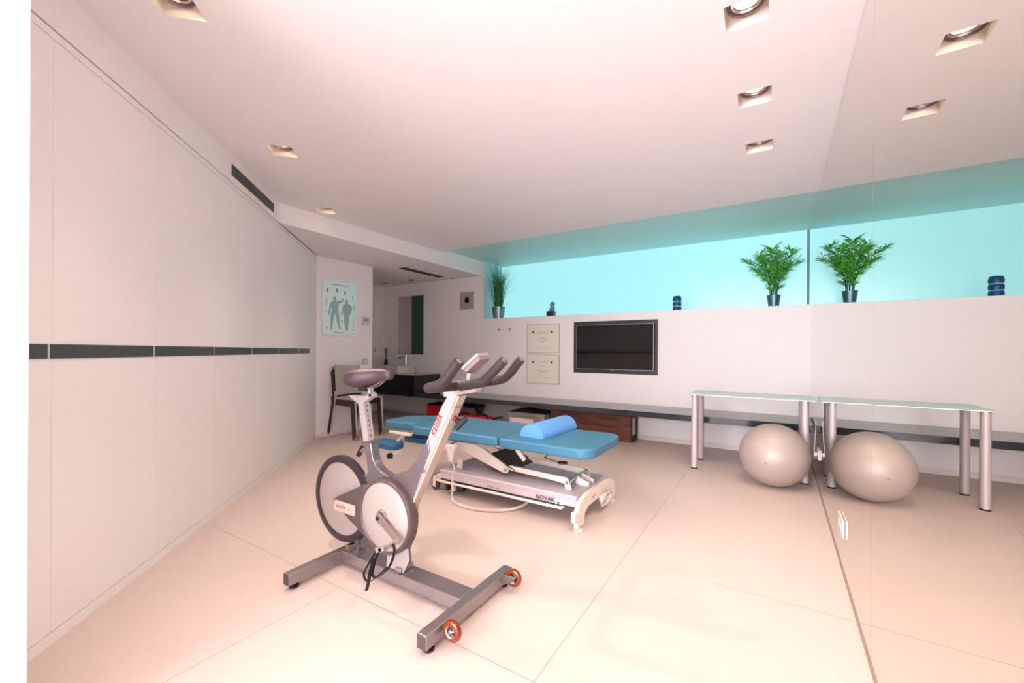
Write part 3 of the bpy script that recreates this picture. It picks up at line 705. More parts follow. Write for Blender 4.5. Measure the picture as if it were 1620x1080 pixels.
part_label(B().box(x1 - 0.028, x1 - 0.004, y0 + 0.022, y1 - 0.022, 0.03, z1 - 0.022).build('end_panel', M_card, t), 'white end panel')
t = thing('storage_bin', (-2.95, 5.3, 0), 'pale plastic storage bin with a dark lid under the shelf', 'storage bin')
x0, x1, y0, y1 = -3.33, -2.72, 5.20, 5.52
B().loft([[(x0 + 0.03, y0 + 0.03, 0.001), (x1 - 0.03, y0 + 0.03, 0.001), (x1 - 0.03, y1 - 0.03, 0.001), (x0 + 0.03, y1 - 0.03, 0.001)], [(x0, y0, 0.26), (x1, y0, 0.26), (x1, y1, 0.26), (x0, y1, 0.26)]]).build('tub', M_bin, t, bev=0.006)
B().box(x0 - 0.012, x1 + 0.012, y0 - 0.012, y1 + 0.006, 0.235, 0.262).build('rim', mat('pale_rim', (178, 168, 164), 0.45), t, bev=0.004)
B().prism([(x0, 0.262), (x1, 0.262), (x1 - 0.02, 0.282), (x0 + 0.18, 0.302), (x0 + 0.06, 0.280)], 'xz', y0, y1).build('lid', M_rubber, t)
tag(B().box(-3.16, -2.78, 4.99, 5.16, 0.001, 0.215).build('small_carton', M_card, origin=(-2.97, 5.07, 0), bev=0.004), 'small white cardboard carton in front of the plastic storage bin', 'box')
t = thing('red_case', (-4.75, 5.25, 0), 'bright red boxy first-aid case under the left end of the shelf', 'case')
B().box(-4.88, -4.47, 5.12, 5.42, 0.001, 0.255).build('body', M_redbag, t, bev=0.012)
B().box(-4.87, -4.46, 5.13, 5.42, 0.2555, 0.275).build('lid', M_blackfab, t, bev=0.006)
B().prism(rrect(-4.98, -4.40, 5.0, 5.118, 0.03), 'xy', 0.001, 0.075).build('front_pocket', mat('darker_red_nylon', (150, 12, 16), 0.6), t, bev=0.012)
t = thing('grey_case', (-4.1, 5.30, 0), 'grey rounded case with a black top under the shelf behind the bike', 'case')
B().prism(rrect(-4.34, -3.93, 5.17, 5.45, 0.05), 'xy', 0.001, 0.262).build('body', M_greycase, t, bev=0.014)
B().prism(rrect(-4.33, -3.90, 5.16, 5.45, 0.06), 'xy', 0.2625, 0.292).build('lid', M_blackfab, t, bev=0.014)
B().tube(smooth_path([(-4.25, 5.2, 0.290), (-4.22, 5.2, 0.312), (-4.05, 5.2, 0.312), (-4.02, 5.2, 0.290)]), 0.009, 8).build('handle', M_rubber, t)
B().tube(smooth_path([(-3.92, 5.2, 0.26), (-3.86, 5.18, 0.20), (-3.82, 5.17, 0.14), (-3.80, 5.15, 0.21), (-3.78, 5.15, 0.235)]), 0.014, 8).build('strap', M_blackfab, t)
t = thing('red_bag', (-3.75, 5.05, 0), 'flat red sports bag with black straps lying under the shelf', 'bag')
bd = B(); bd.loft([[( -3.78 + a * math.cos(k * math.pi / 12) * s_, 4.99 + b_ * math.sin(k * math.pi / 12) * s_, z) for k in range(24)] for (a, b_, s_, z) in ((0.36, 0.12, 0.9, 0.001), (0.38, 0.135, 1, 0.05), (0.37, 0.125, 1, 0.13), (0.32, 0.09, 1, 0.185), (0.10, 0.03, 1, 0.200))])
bd.build('body', M_redbag, t, ang=60)
for xx in (-3.95, -3.62):
    B().tube(smooth_path([(xx - 0.10, 4.87, 0.08), (xx - 0.07, 4.93, 0.192), (xx, 4.97, 0.212), (xx + 0.09, 4.95, 0.198), (xx + 0.14, 4.88, 0.08)]), 0.013, 8).build('strap', M_blackfab, t)
B().tube(smooth_path([(-3.45, 4.98, 0.16), (-3.38, 5.0, 0.185), (-3.30, 5.02, 0.195)]), 0.014, 8).build('carry_loop', M_blackfab, t)

# ------------------------------------------------------------------ stacked chairs
def make_chair(m):
    root = thing('stacking_chair', (0, 0, 0), 'x', 'chair')
    sb = B(); secs = []
    n = 10
    P = rrect(-0.20, 0.215, -0.195, 0.195, [0.09, 0.03, 0.03, 0.09], 6)
    sb.prism(P, 'xy', 0.437, 0.452); sb.build('seat', m, root, bev=0.004)
    bb_ = B(); rows = []
    for k in range(9):
        f = k / 8; z = 0.475 + 0.395 * f; xc = -0.205 - 0.03 * f - 0.02 * f * f; hw = 0.205 - 0.006 * f
        front, back = [], []
        for j in range(11):
            u = -1 + 2 * j / 10; zz = z - (0.018 * (1 - u * u) if k == 8 else 0)
            cx = xc - 0.03 * (1 - u * u)
            front.append((cx + 0.006, u * hw, zz)); back.append((cx - 0.006, u * hw, zz))
        rows.append(front + back[::-1])
    bb_.loft(rows); bb_.build('backrest', m, root, ang=50)
    for sgn in (-1, 1):
        y = sgn * 0.208
        # rear leg runs on up as the post of the back
        B().tube([(-0.315, y, 0.0), (-0.250, y, 0.25), (-0.205, y, 0.45), (-0.225, y, 0.52)], [0.010, 0.013, 0.015, 0.010], 8).build('leg', m, root)
        B().tube([(0.225, y * 1.0, 0.0), (0.205, y, 0.25), (0.19, y, 0.43), (0.185, y, 0.447)], [0.009, 0.012, 0.014, 0.012], 8).build('leg', m, root)
        B().bar((-0.20, y, 0.437), (0.185, y, 0.437), 0.024, 0.014).build('side_rail', m, root, bev=0.003)
    return root
cdx, cdz = 0.024, 0.027
cbrown = make_chair(M_chair_brown); cgrey = make_chair(M_chair_grey)
cx0, cy0 = -4.755, 3.635
cbrown.location = (cx0, cy0, 0.001); cbrown['label'] = 'dark brown plastic chair at the bottom of the stack by the poster wall'; cbrown['group'] = 'stacked chairs'
dup(cbrown, (cdx, 0, cdz), 'dark brown plastic chair second from the bottom of the stack')
dup(cbrown, (2 * cdx, 0, 2 * cdz), 'dark brown plastic chair just under the light grey one in the stack')
cgrey.location = (cx0 + 3 * cdx, cy0, 3 * cdz + 0.001); cgrey['label'] = 'light grey plastic chair on top of the stack by the poster wall'; cgrey['group'] = 'stacked chairs'

# ------------------------------------------------------------------ treatment table
t = thing('treatment_table', (-1.75, 2.83, 0), 'long blue padded electric treatment table with a pale scissor-lift base', 'treatment table')
YN, YFr = 2.50, 3.15; z0, z1 = 0.452, 0.522
B().prism(rrect(-1.683, -0.975, YN, YFr, [0.10, 0.02, 0.02, 0.10]), 'xy', z0, z1).build('leg_cushion', M_vinyl, t, bev=0.018, bseg=4)
B().prism(rrect(-2.60, -1.695, YN, YFr, [0.02, 0.10, 0.10, 0.02]), 'xy', z0, z1).build('body_cushion', M_vinyl, t, bev=0.018, bseg=4)
hc = B().prism([(-2.61, YN + 0.10), (-2.61, YFr - 0.06), (-2.70, YFr - 0.09), (-2.86, YFr - 0.20), (-2.93, YFr - 0.27), (-2.965, YFr - 0.32), (-2.965, YN + 0.10), (-2.94, YN + 0.06), (-2.90, YN + 0.045), (-2.66, YN + 0.06)], 'xy', z0 + 0.01, z1 + 0.005)
hc.build('head_cushion', M_vinyl, t, bev=0.018, bseg=4)
for (xa, xb, ya, yb, z, lab) in ((-2.95, -2.67, 2.40, 2.56, 0.315, 'near armrest'), (-2.92, -2.64, 2.76, 2.90, 0.300, 'far armrest')):
    pad = B().prism(rrect(xa, xb, ya, yb, [0.06, 0.02, 0.02, 0.06]), 'xy', z, z + 0.055).build('armrest', M_vinyl_dk, t, bev=0.014, bseg=3)
    B().bar((xa + 0.20, (ya + yb) / 2 + 0.05, z + 0.05), (xa + 0.30, (ya + yb) / 2 + 0.06, z0 - 0.005), 0.024, 0.024).build('support_rod', M_bed_cream, pad, bev=0.003)
    B().box(xa + 0.12, xb + 0.10, (ya + yb) / 2 + 0.02, (ya + yb) / 2 + 0.05, z0 - 0.02, z0).build('rail', M_bed_cream, pad, bev=0.002)
    if ya < 2.6:
        B().box(xa + 0.16, xb, ya + 0.03, ya + 0.12, z - 0.04, z - 0.001).build('bracket', M_bed_cream, pad, bev=0.003)
        kp = []
        for k in range(24):
            a = 2 * math.pi * k / 24; rr = 0.022 + 0.004 * math.cos(6 * a); kp.append((xa + 0.24 + rr * math.cos(a), z - 0.045 + rr * math.sin(a)))
        B().prism(kp, 'xz', ya - 0.01, ya + 0.028).build('knob', M_rubber, pad, bev=0.003)
B().box(-2.58, -1.2, YN + 0.18, YN + 0.22, z0 - 0.03, z0 - 0.001).box(-2.58, -1.2, YFr - 0.22, YFr - 0.18, z0 - 0.03, z0 - 0.001).box(-2.05, -2.0, YN + 0.22, YFr - 0.22, z0 - 0.03, z0 - 0.001).box(-1.30, -1.25, YN + 0.22, YFr - 0.22, z0 - 0.03, z0 - 0.001).build('cushion_rails', M_bed_dark, t, bev=0.003)
# base tray
by0, by1 = 2.535, 3.11
bs = B().box(-2.27, -1.085, by0, by1, 0.125, 0.200)
bs.build('base_tray', M_bed_frame, t, bev=0.010, bseg=3)
B().box(-2.26, -1.09, by0 - 0.004, by0 + 0.01, 0.173, 0.178).box(-2.26, -1.09, by0 - 0.003, by0 + 0.01, 0.186, 0.190).build('side_rib', M_bed_frame, t, bev=0.001)
B().box(-2.27, -1.10, by0 + 0.015, by0 + 0.04, 0.112, 0.1245).build('under_slot', M_bed_dark, t)
rail = smooth_path([(-2.30, by0 + 0.03, 0.108), (-2.25, by0 - 0.004, 0.106), (-1.7, by0 - 0.004, 0.106), (-1.24, by0 - 0.004, 0.106), (-1.20, by0 + 0.003, 0.107), (-1.185, by0 + 0.03, 0.109)], 6)
B().tube(rail, 0.010, 10).build('foot_rail', M_bed_cream, t)
B().tube([(x, by1 + by0 - y, z) for x, y, z in [tuple(p) for p in rail]], 0.010, 10).build('foot_rail', M_bed_cream, t)
text('NOVAK', 0.040, 'lettering', M_ink, t, (-1.315, by0 - 0.0045, 0.148), (1, 0, 0), (0, 0, 1), 0.0005, bold=0.0006)
part_label(text('M', 0.062, 'lettering', mat('white_print', (250, 248, 248), 0.5), t, (-1.215, by0 - 0.0045, 0.148), (1, 0, 0), (0, 0, 1), 0.0005, shear=0.2, bold=0.0025), 'white letter M on the base side')
B().box(-1.795, -1.700, by0 - 0.0022, by0 + 0.01, 0.1435, 0.1465).box(-1.797, -1.792, by0 - 0.0022, by0 + 0.01, 0.137, 0.153).box(-1.703, -1.698, by0 - 0.0022, by0 + 0.01, 0.137, 0.153).build('handle_slot', mat('rating_plate', (120, 108, 112), 0.5), t)
# foot arch at the right end
prof = [(2.405, 0.020), (2.52, 0.020), (2.535, 0.085), (2.60, 0.112), (2.985, 0.112), (3.06, 0.085), (3.075, 0.0215), (3.18, 0.0215), (3.19, 0.09), (3.175, 0.14), (3.12, 0.172), (3.02, 0.196), (2.58, 0.205), (2.475, 0.190), (2.42, 0.16), (2.40, 0.125), (2.372, 0.140), (2.352, 0.120), (2.352, 0.085), (2.372, 0.060), (2.398, 0.062)]
prof = [(2.42 + (y - 2.352) * 0.93, z) for y, z in prof]
B().prism(prof, 'yz', -1.075, -1.045).build('end_frame', M_bed_cream, t, bev=0.006)
B().box(-1.0449, -1.0439, 2.72, 2.745, 0.150, 0.156).box(-1.0449, -1.0439, 2.76, 2.785, 0.152, 0.158).box(-1.0449, -1.0439, 2.73, 2.75, 0.140, 0.145).build('rating_mark', M_ink, t)
for y in (2.505, 3.145):
    B().lathe([(0.030, 0.0005), (0.030, 0.010), (0.012, 0.014), (0.009, 0.03)], (-1.06, y, 0), n=20).build('levelling_foot', M_white_pl, t)
# castors at the left end and right wheels
for x, y in ((-2.36, 2.60), (-2.36, 3.06)):
    c = B().bar((x + 0.09, y + 0.01, 0.14), (x, y, 0.10), 0.05, 0.02).bar((x, y - 0.022, 0.12), (x - 0.01, y - 0.022, 0.03), 0.03, 0.005).bar((x, y + 0.022, 0.12), (x - 0.01, y + 0.022, 0.03), 0.03, 0.005).build('castor_fork', M_bed_cream, t)
    B().lathe([(0.010, -0.016), (0.034, -0.016), (0.038, -0.010), (0.038, 0.010), (0.034, 0.016), (0.010, 0.016)], (x - 0.01, y, 0.039), 'y', 24).build('wheel', mat('brown_grey_tyre', (92, 72, 70), 0.5), c)
for x in (-2.22, -2.16):
    B().box(x, x + 0.025, by0 + 0.01, by0 + 0.05, 0.035, 0.124).build('support_foot', M_bed_cream if x > -2.2 else M_bed_dark, t, bev=0.003)
B().box(-2.24, -2.08, by0 + 0.05, by0 + 0.11, 0.03, 0.11).build('motor_box', M_bed_dark, t, bev=0.004)
# scissor lift
ya, yb = 2.66, 2.99
for y in (ya, yb):
    B().prism([(-2.43, 0.305), (-2.40, 0.395), (-2.30, 0.41), (-2.02, 0.41), (-1.95, 0.395), (-1.72, 0.285), (-1.69, 0.255), (-1.70, 0.228), (-1.73, 0.222), (-1.76, 0.232), (-2.10, 0.330), (-2.16, 0.335)], 'xz', y - 0.010, y + 0.010).build('lift_arm', M_bed_cream, t, bev=0.004)
    B().prism([(-1.72, 0.270), (-1.69, 0.282), (-1.22, 0.268), (-1.185, 0.245), (-1.195, 0.222), (-1.24, 0.222), (-1.35, 0.232), (-1.68, 0.245)], 'xz', y + 0.014 if y < 2.8 else y - 0.034, y + 0.034 if y < 2.8 else y - 0.014).build('lift_arm', M_bed_cream, t, bev=0.004)
    for (xx, zz) in ((-1.715, 0.252), (-1.205, 0.243)):
        s_ = -1 if y < 2.8 else 1
        B().cyl((xx, y + s_ * 0.011, zz), (xx, y + s_ * 0.017, zz), 0.013, n=18).build('pivot_bolt', M_steel, t)
    B().prism([(-1.218, 0.200), (-1.168, 0.200), (-1.188, 0.258), (-1.205, 0.264), (-1.222, 0.255)], 'xz', y - 0.016 if y < 2.8 else y + 0.011, y - 0.011 if y < 2.8 else y + 0.016).build('post', M_bed_cream, t)
    B().prism([(-2.18, 0.200), (-2.125, 0.200), (-2.12, 0.265), (-2.14, 0.28), (-2.165, 0.27)], 'xz', y - 0.022 if y < 2.8 else y + 0.011, y - 0.011 if y < 2.8 else y + 0.022).build('post', M_bed_cream, t)
    B().bar((-1.62, y, 0.415), (-1.55, y, 0.345), 0.035, 0.012).build('hinge_lug', M_bed_cream, t, bev=0.003)
B().box(-2.08, -1.60, ya + 0.02, yb - 0.02, 0.404, 0.421).build('lift_plate', M_bed_cream, t, bev=0.003)
B().obox((-1.76, (ya + yb) / 2, 0.300), ((1, 0, -0.42), (0, 1, 0), (0.42, 0, 1)), (0.12, (yb - ya) / 2 - 0.012, 0.004)).build('cross_plate', M_bed_dark, t)
B().cyl((-1.205, ya + 0.012, 0.243), (-1.205, yb - 0.012, 0.243), 0.013, n=14).build('cross_shaft', M_steel, t)
for y in (2.78, 2.87): B().bar((-1.19, y, 0.235), (-1.10, y, 0.202), 0.05, 0.012).build('shaft_bracket', M_bed_cream, t)
B().cyl((-1.99, 2.83, 0.232), (-1.74, 2.83, 0.262), 0.028, n=18).build('lift_motor', M_rubber, t, bev=0.004)
B().tube([(-1.31, 2.62, 0.45), (-1.36, 2.62, 0.405), (-1.37, 2.62, 0.40), (-1.26, 2.60, 0.392)], 0.004, 8).lathe([(0.001, -0.004), (0.036, -0.004), (0.036, 0.004), (0.001, 0.004)], (-1.215, 2.595, 0.390), 'z', 24).build('release_lever', M_bed_dark, t)
# hanging coil of cable at the foot end
cc = B()
for k in range(4):
    cc.tube([(-1.03 + 0.004 * k + 0.01 * math.sin(a), 2.93 + (0.085 + 0.008 * k) * math.cos(a), 0.088 + (0.036 + 0.004 * k) * math.sin(a)) for a in [2 * math.pi * j / 28 for j in range(29)]], 0.0045, 8)
part_label(cc.build('mains_cable', M_coilcord, t), 'coiled pale mains cable')
B().box(-1.0445, -1.01, 2.84, 2.93, 0.085, 0.125).build('mains_plug', M_white_pl, t, bev=0.006)
# hand control with spiral cord
hx, hy = -2.10, 2.475
hand = B().loft([[(hx + x, hy + y, z) for x, y in ((-w_, -d_), (w_, -d_), (w_, d_), (-w_, d_))] for w_, d_, z in ((0.018, 0.010, 0.300), (0.022, 0.014, 0.33), (0.032, 0.014, 0.385), (0.046, 0.020, 0.412), (0.044, 0.020, 0.425))])
ho = hand.build('hand_control', M_white_pl, t, bev=0.003)
B().tube([(hx - 0.03, hy + 0.02, 0.42), (hx - 0.03, hy + 0.10, 0.43)], 0.006, 8).build('hook', M_steel, ho)
path = smooth_path([(hx + 0.01, hy, 0.30), (hx + 0.035, hy - 0.005, 0.25), (hx + 0.02, hy - 0.01, 0.185), (hx + 0.028, hy - 0.02, 0.11), (hx + 0.035, hy - 0.03, 0.05), (hx + 0.07, hy - 0.05, 0.018), (hx + 0.20, hy - 0.075, 0.0135), (hx + 0.33, hy - 0.06, 0.0135), (hx + 0.44, hy - 0.01, 0.0135), (hx + 0.52, hy + 0.08, 0.0135), (hx + 0.56, hy + 0.2, 0.03), (hx + 0.57, hy + 0.25, 0.124)], 24)
co = B(); L_ = 0; sp = []
for i in range(len(path) - 1):
    L_ += (path[i + 1] - path[i]).length
tot = L_; L_ = 0; prevu = Vector((0, 1, 0))
coil, ph = [], 0.0
for i in range(len(path) - 1):
    seg_ = path[i + 1] - path[i]; tdir = seg_.normalized(); u = (prevu - tdir * prevu.dot(tdir)).normalized(); prevu = u; v_ = tdir.cross(u)
    sub = 14
    for k in range(sub):
        f = (L_ + seg_.length * k / sub) / tot
        rr = 0.0085 if f > 0.16 else 0.0025 * f / 0.16
        pitch = 0.018 if f < 0.36 else 0.0088
        ph += 2 * math.pi * (seg_.length / sub) / pitch
        coil.append(path[i] + seg_ * (k / sub) + (u * math.cos(ph) + v_ * math.sin(ph)) * rr)
    L_ += seg_.length
co.tube(coil, 0.0036, 5).build('spiral_cord', M_coilcord, ho)

# half-round bolster lying on the table
t = thing('half_round_bolster', (-1.47, 2.94, z1), 'light blue half-round bolster lying across the treatment table', 'bolster')
secs = []
rpf = [(-0.100, 0.0), (-0.102, 0.012)] + [(-0.100 * math.cos(a), 0.012 + 0.083 * math.sin(a)) for a in [math.pi * k / 14 for k in range(1, 14)]] + [(0.102, 0.012), (0.100, 0.0)]
pN, pF = Vector((-1.487, 2.640, z1 + 0.001)), Vector((-1.462, 3.190, z1 + 0.001)); ax = (pF - pN).normalized(); sd_ = ax.cross(Vector((0, 0, 1)))
for f, k in ((0, 0.94), (0.012, 0.985), (0.03, 1), (0.97, 1), (0.988, 0.985), (1, 0.94)):
    c = pN + (pF - pN) * f; secs.append([tuple(c + sd_ * a * k + Vector((0, 0, b_ * (0.97 + 0.03 * k)))) for a, b_ in rpf])
B().loft(secs).build('cushion', M_foam, t, ang=35)

# ------------------------------------------------------------------ exercise bike
YK = 1.455
t = thing('exercise_bike', (-1.6, YK, 0), 'grey indoor cycling bike with white discs and amber transport wheels', 'exercise bike')
zb, zt = 0.022, 0.080
B().box(-1.945, -1.142, YK - 0.052, YK + 0.052, zb + 0.002, zt - 0.001).build('base_beam', M_bike_base, t, bev=0.006, bseg=3)
B().box(-1.142, -1.094, YK - 0.303, YK + 0.303, zb, zt).build('front_stabilizer', M_bike_base, t, bev=0.005, bseg=3)
B().box(-1.990, -1.945, YK - 0.338, YK + 0.338, zb, zt).build('rear_stabilizer', M_bike_base, t, bev=0.005, bseg=3)
for xa, xb, yy in ((-1.142, -1.094, 0.303), (-1.990, -1.945, 0.338)):
    for s_ in (-1, 1):
        B().box(xa + 0.003, xb - 0.003, YK + s_ * yy - (0.002 if s_ < 0 else 0), YK + s_ * yy + (0.002 if s_ > 0 else 0), zb + 0.004, zt - 0.004).build('end_cap', mat('dark_end_cap', (70, 62, 64), 0.5), t)
        B().lathe([(0.022, 0.0005), (0.022, 0.010), (0.010, 0.013), (0.010, 0.024)], ((xa + xb) / 2, YK + s_ * (yy - 0.04), 0), n=20).build('levelling_foot', M_rubber, t)
for s_, yw_ in ((-1, 1.247), (1, 1.697)):
    wl = B().lathe([(0.023, -0.012), (0.034, -0.0125), (0.040, -0.009), (0.0425, 0.0), (0.040, 0.009), (0.034, 0.0125), (0.023, 0.012)], (-1.048, yw_, 0.066), 'y', 36, cap=False).build('transport_wheel', M_amber, t)
    hb = B().lathe([(0.004, -0.011), (0.0095, -0.012), (0.0095, 0.012), (0.004, 0.011)], (-1.048, yw_, 0.066), 'y', 16).lathe([(0.0185, -0.0105), (0.0235, -0.0125), (0.0235, 0.0125), (0.0185, 0.0105)], (-1.048, yw_, 0.066), 'y', 28, cap=False)
    for k in range(5):
        a = 2 * math.pi * k / 5 + 0.3; hb.bar((-1.048 + 0.008 * math.cos(a), yw_, 0.066 + 0.008 * math.sin(a)), (-1.048 + 0.0195 * math.cos(a), yw_, 0.066 + 0.0195 * math.sin(a)), 0.006, 0.018)
    hb.build('hub', M_chrome, wl)
    yb_ = yw_ + (0.020 if s_ < 0 else -0.020)
    B().prism([(-1.096, 0.030), (-1.06, 0.045), (-1.036, 0.055), (-1.036, 0.078), (-1.06, 0.080), (-1.096, 0.078)], 'xz', yb_ - 0.004, yb_ + 0.004).build('wheel_bracket', M_bike_base, t, bev=0.001)
    B().cyl((-1.048, yw_ - 0.018, 0.066), (-1.048, yw_ + 0.018, 0.066), 0.006, n=12).build('axle_bolt', M_steel, wl)
# flywheel
fx, fz = -2.008, 0.335
B().lathe([(0.198, -0.016), (0.222, -0.017), (0.234, -0.012), (0.236, 0.0), (0.234, 0.012), (0.222, 0.017), (0.198, 0.016), (0.196, 0.0), (0.198, -0.016)], (fx, YK, fz), 'y', 72, cap=False).build('flywheel_rim', mat('flywheel_rim_dark', (74, 64, 72), 0.28, 0.6), t)
B().lathe([(0.002, -0.010), (0.199, -0.010), (0.199, 0.010), (0.002, 0.010)], (fx, YK, fz), 'y', 72).build('flywheel', M_bike_disc, t)
B().cyl((fx, YK - 0.05, fz), (fx, YK + 0.05, fz), 0.016, n=20).build('flywheel_axle', M_steel, t)
B().prism([(-1.90, 0.08), (-1.86, 0.08), (-1.87, 0.16), (-1.97, 0.34), (-2.03, 0.35), (-2.03, 0.32), (-1.95, 0.2)], 'xz', YK + 0.024, YK + 0.034).build('rear_stay', M_bike_grey, t, bev=0.003)
# pulley guard and pale disc
cx_, cz_ = -1.603, 0.340
gh = hull(circ(cx_, cz_, 0.183, 64) + circ(-1.965, 0.338, 0.030, 24))
B().prism(gh, 'xz', 1.392, 1.442).build('drive_guard', M_bike_dark, t, bev=0.008, bseg=3)
B().lathe([(0.164, -0.004), (0.168, -0.007), (0.178, -0.006), (0.183, 0.0), (0.183, 0.012)], (cx_, 1.392, cz_), 'y', 72, cap=False).build('guard_rim', mat('guard_rim_dark', (92, 80, 80), 0.35, 0.2), t)
B().lathe([(0.002, -0.0075), (0.05, -0.0075), (0.160, -0.0045), (0.1635, -0.002), (0.1635, 0.003)], (cx_, 1.392, cz_), 'y', 72).build('guard_disc', M_bike_disc, t)
pl = B().prism([(-1.988, 0.318), (-1.985, 0.305), (-1.975, 0.297), (-1.815, 0.297), (-1.815, 0.352), (-1.975, 0.352), (-1.985, 0.344), (-1.988, 0.332)], 'xz', 1.382, 1.3915).build('badge', mat('silver_badge', (206, 190, 184), 0.3, 0.3), t, bev=0.003)
text('KEISER', 0.024, 'lettering', M_orange, pl, (-1.925, 1.3815, 0.3245), (1, 0, 0), (0, 0, 1), 0.0004, shear=0.15, bold=0.0003)
part_label(text('M3', 0.022, 'lettering', mat('faint_badge_ink', (170, 150, 140), 0.5), pl, (-1.855, 1.3815, 0.3225), (1, 0, 0), (0, 0, 1), 0.0004, shear=0.15), 'faint M3 lettering')
# main frame: curved seat member
near, far = YK - 0.026, YK + 0.026
outer = [(-1.752, 0.675), (-1.735, 0.60), (-1.712, 0.562), (-1.67, 0.538), (-1.62, 0.525), (-1.565, 0.508), (-1.52, 0.478), (-1.488, 0.440), (-1.468, 0.398), (-1.455, 0.350), (-1.458, 0.300), (-1.48, 0.24), (-1.51, 0.17), (-1.50, 0.118), (-1.53, 0.10), (-1.60, 0.10)]
inner = [(-1.62, 0.14), (-1.60, 0.20), (-1.56, 0.30), (-1.59, 0.40), (-1.66, 0.44), (-1.74, 0.44), (-1.795, 0.475), (-1.775, 0.52), (-1.787, 0.60), (-1.818, 0.675)]
B().prism(outer + inner, 'xz', near, far).build('frame', M_bike_grey, t, bev=0.007, bseg=3)
# front post sleeve
sleeve = [(-1.353, 0.745), (-1.340, 0.690), (-1.464, 0.413), (-1.474, 0.372), (-1.50, 0.36), (-1.60, 0.505), (-1.575, 0.540), (-1.485, 0.572), (-1.425, 0.628)]
B().prism(sleeve, 'xz', near - 0.004, far + 0.004).build('front_sleeve', M_bike_grey, t, bev=0.006, bseg=3)
# white front post: a box tube leaning forward
pa, pb = Vector((-1.188, YK, 0.962)), Vector((-1.492, YK, 0.345)); pd = (pa - pb).normalized(); pn = Vector((pd.z, 0, -pd.x))
outl = [pa - pn * 0.012 + pd * 0.012, pa + pn * 0.012 + pd * 0.0, pb + pn * 0.016, pb - pn * 0.02]
B().prism([(-1.222, 0.972), (-1.180, 0.958), (-1.330, 0.668), (-1.470, 0.405), (-1.478, 0.372), (-1.500, 0.385), (-1.352, 0.700), (-1.352, 0.755), (-1.272, 0.900)], 'xz', near + 0.002, far - 0.002).build('front_post', M_bike_white, t, bev=0.004, bseg=2)
cr_ = B().prism([(-1.1785, 0.955), (-1.168, 0.949), (-1.318, 0.660), (-1.458, 0.398), (-1.466, 0.345), (-1.474, 0.372), (-1.4685, 0.404), (-1.3285, 0.667)], 'xz', near + 0.0, far + 0.0)
part_label(cr_.build('front_cover', mat('bike_cream_paint', (172, 154, 142), 0.34), t, bev=0.002), 'cream strip down the front of the post')
B().obox((-1.200, YK, 0.902), (pd, (0, 1, 0), pn), (0.005, 0.0266, 0.010)).build('collar', mat('grey_collar', (128, 116, 118), 0.4), t, bev=0.002)
B().obox((-1.234, YK, 0.856), (pn, (0, 1, 0), pd), (0.018, 0.018, 0.022)).build('clamp_boss', M_bike_white, t, bev=0.005)
kb = B().tube([(-1.220, YK, 0.850), (-1.203, YK, 0.841)], [0.012, 0.011], 14).build('lock_knob_stem', M_red, t)
B().tube([(-1.206, YK, 0.842), (-1.180, YK, 0.827)], 0.0125, 12).tube([(-1.198, YK - 0.012, 0.800), (-1.179, YK, 0.826), (-1.158, YK + 0.010, 0.850)], [0.012, 0.013, 0.012], 12).build('lock_knob', M_rubber, kb)
text('KEISER', 0.037, 'lettering', M_red, t, (-1.300, near + 0.0014, 0.809), tuple(pd), (pd.z * -1, 0, pd.x), 0.0006, shear=0.2, bold=0.0004, sx=0.92)
# saddle post
sa, sb_ = Vector((-1.842, YK, 0.885)), Vector((-1.785, YK, 0.640)); sdv = (sa - sb_).normalized(); sn = Vector((sdv.z, 0, -sdv.x))
B().obox((sa + sb_) / 2, (sn, (0, 1, 0), sdv), (0.021, 0.022, (sa - sb_).length / 2)).build('saddle_post', M_bike_white, t, bev=0.004)
for k, ch in enumerate('ABCDEFG'):
    p = sa - sdv * (0.034 + k * 0.0258) + sn * 0.0214
    part_label(text(ch, 0.020, 'lettering', M_ink, t, tuple(p), (0, 1, 0), tuple(sdv), 0.0004, bold=0.0003), 'letter %s on the saddle post' % ch)
B().obox((-1.785, YK, 0.674), (sdv, (0, 1, 0), sn), (0.006, 0.029, 0.036)).build('post_collar', M_bike_grey, t, bev=0.002)
sk = B().tube([(-1.815, YK, 0.635), (-1.855, YK, 0.615)], 0.011, 12).build('post_lock_stem', M_steel, t)
B().tube([(-1.846, YK, 0.638), (-1.862, YK, 0.612), (-1.880, YK, 0.588)], [0.011, 0.014, 0.013], 12).build('post_lock_knob', M_rubber, sk)
# saddle slider
B().prism([(-1.945, 0.906), (-1.80, 0.914), (-1.765, 0.934), (-1.752, 0.914), (-1.792, 0.889), (-1.82, 0.876), (-1.862, 0.866), (-1.90, 0.884)], 'xz', YK - 0.020, YK + 0.020).build('saddle_slider', M_bike_white, t, bev=0.004)
B().box(-1.792, -1.772, YK - 0.013, YK + 0.013, 0.925, 0.958).build('saddle_clamp', M_bike_white, t, bev=0.003)
B().cyl((-1.765, YK - 0.024, 0.918), (-1.765, YK + 0.024, 0.918), 0.008, n=14).build('clamp_bolt', M_rubber, t)
B().box(-1.845, -1.79, YK - 0.035, YK + 0.035, 0.935, 0.965).build('saddle_bracket', M_rubber, t, bev=0.006)
for s_ in (-1, 1):
    B().tube(smooth_path([(-1.90, YK + s_ * 0.05, 0.968), (-1.82, YK + s_ * 0.028, 0.950), (-1.74, YK + s_ * 0.018, 0.968), (-1.68, YK + s_ * 0.008, 1.0)]), 0.004, 8).build('saddle_rail', M_steel, t)
st_ = []
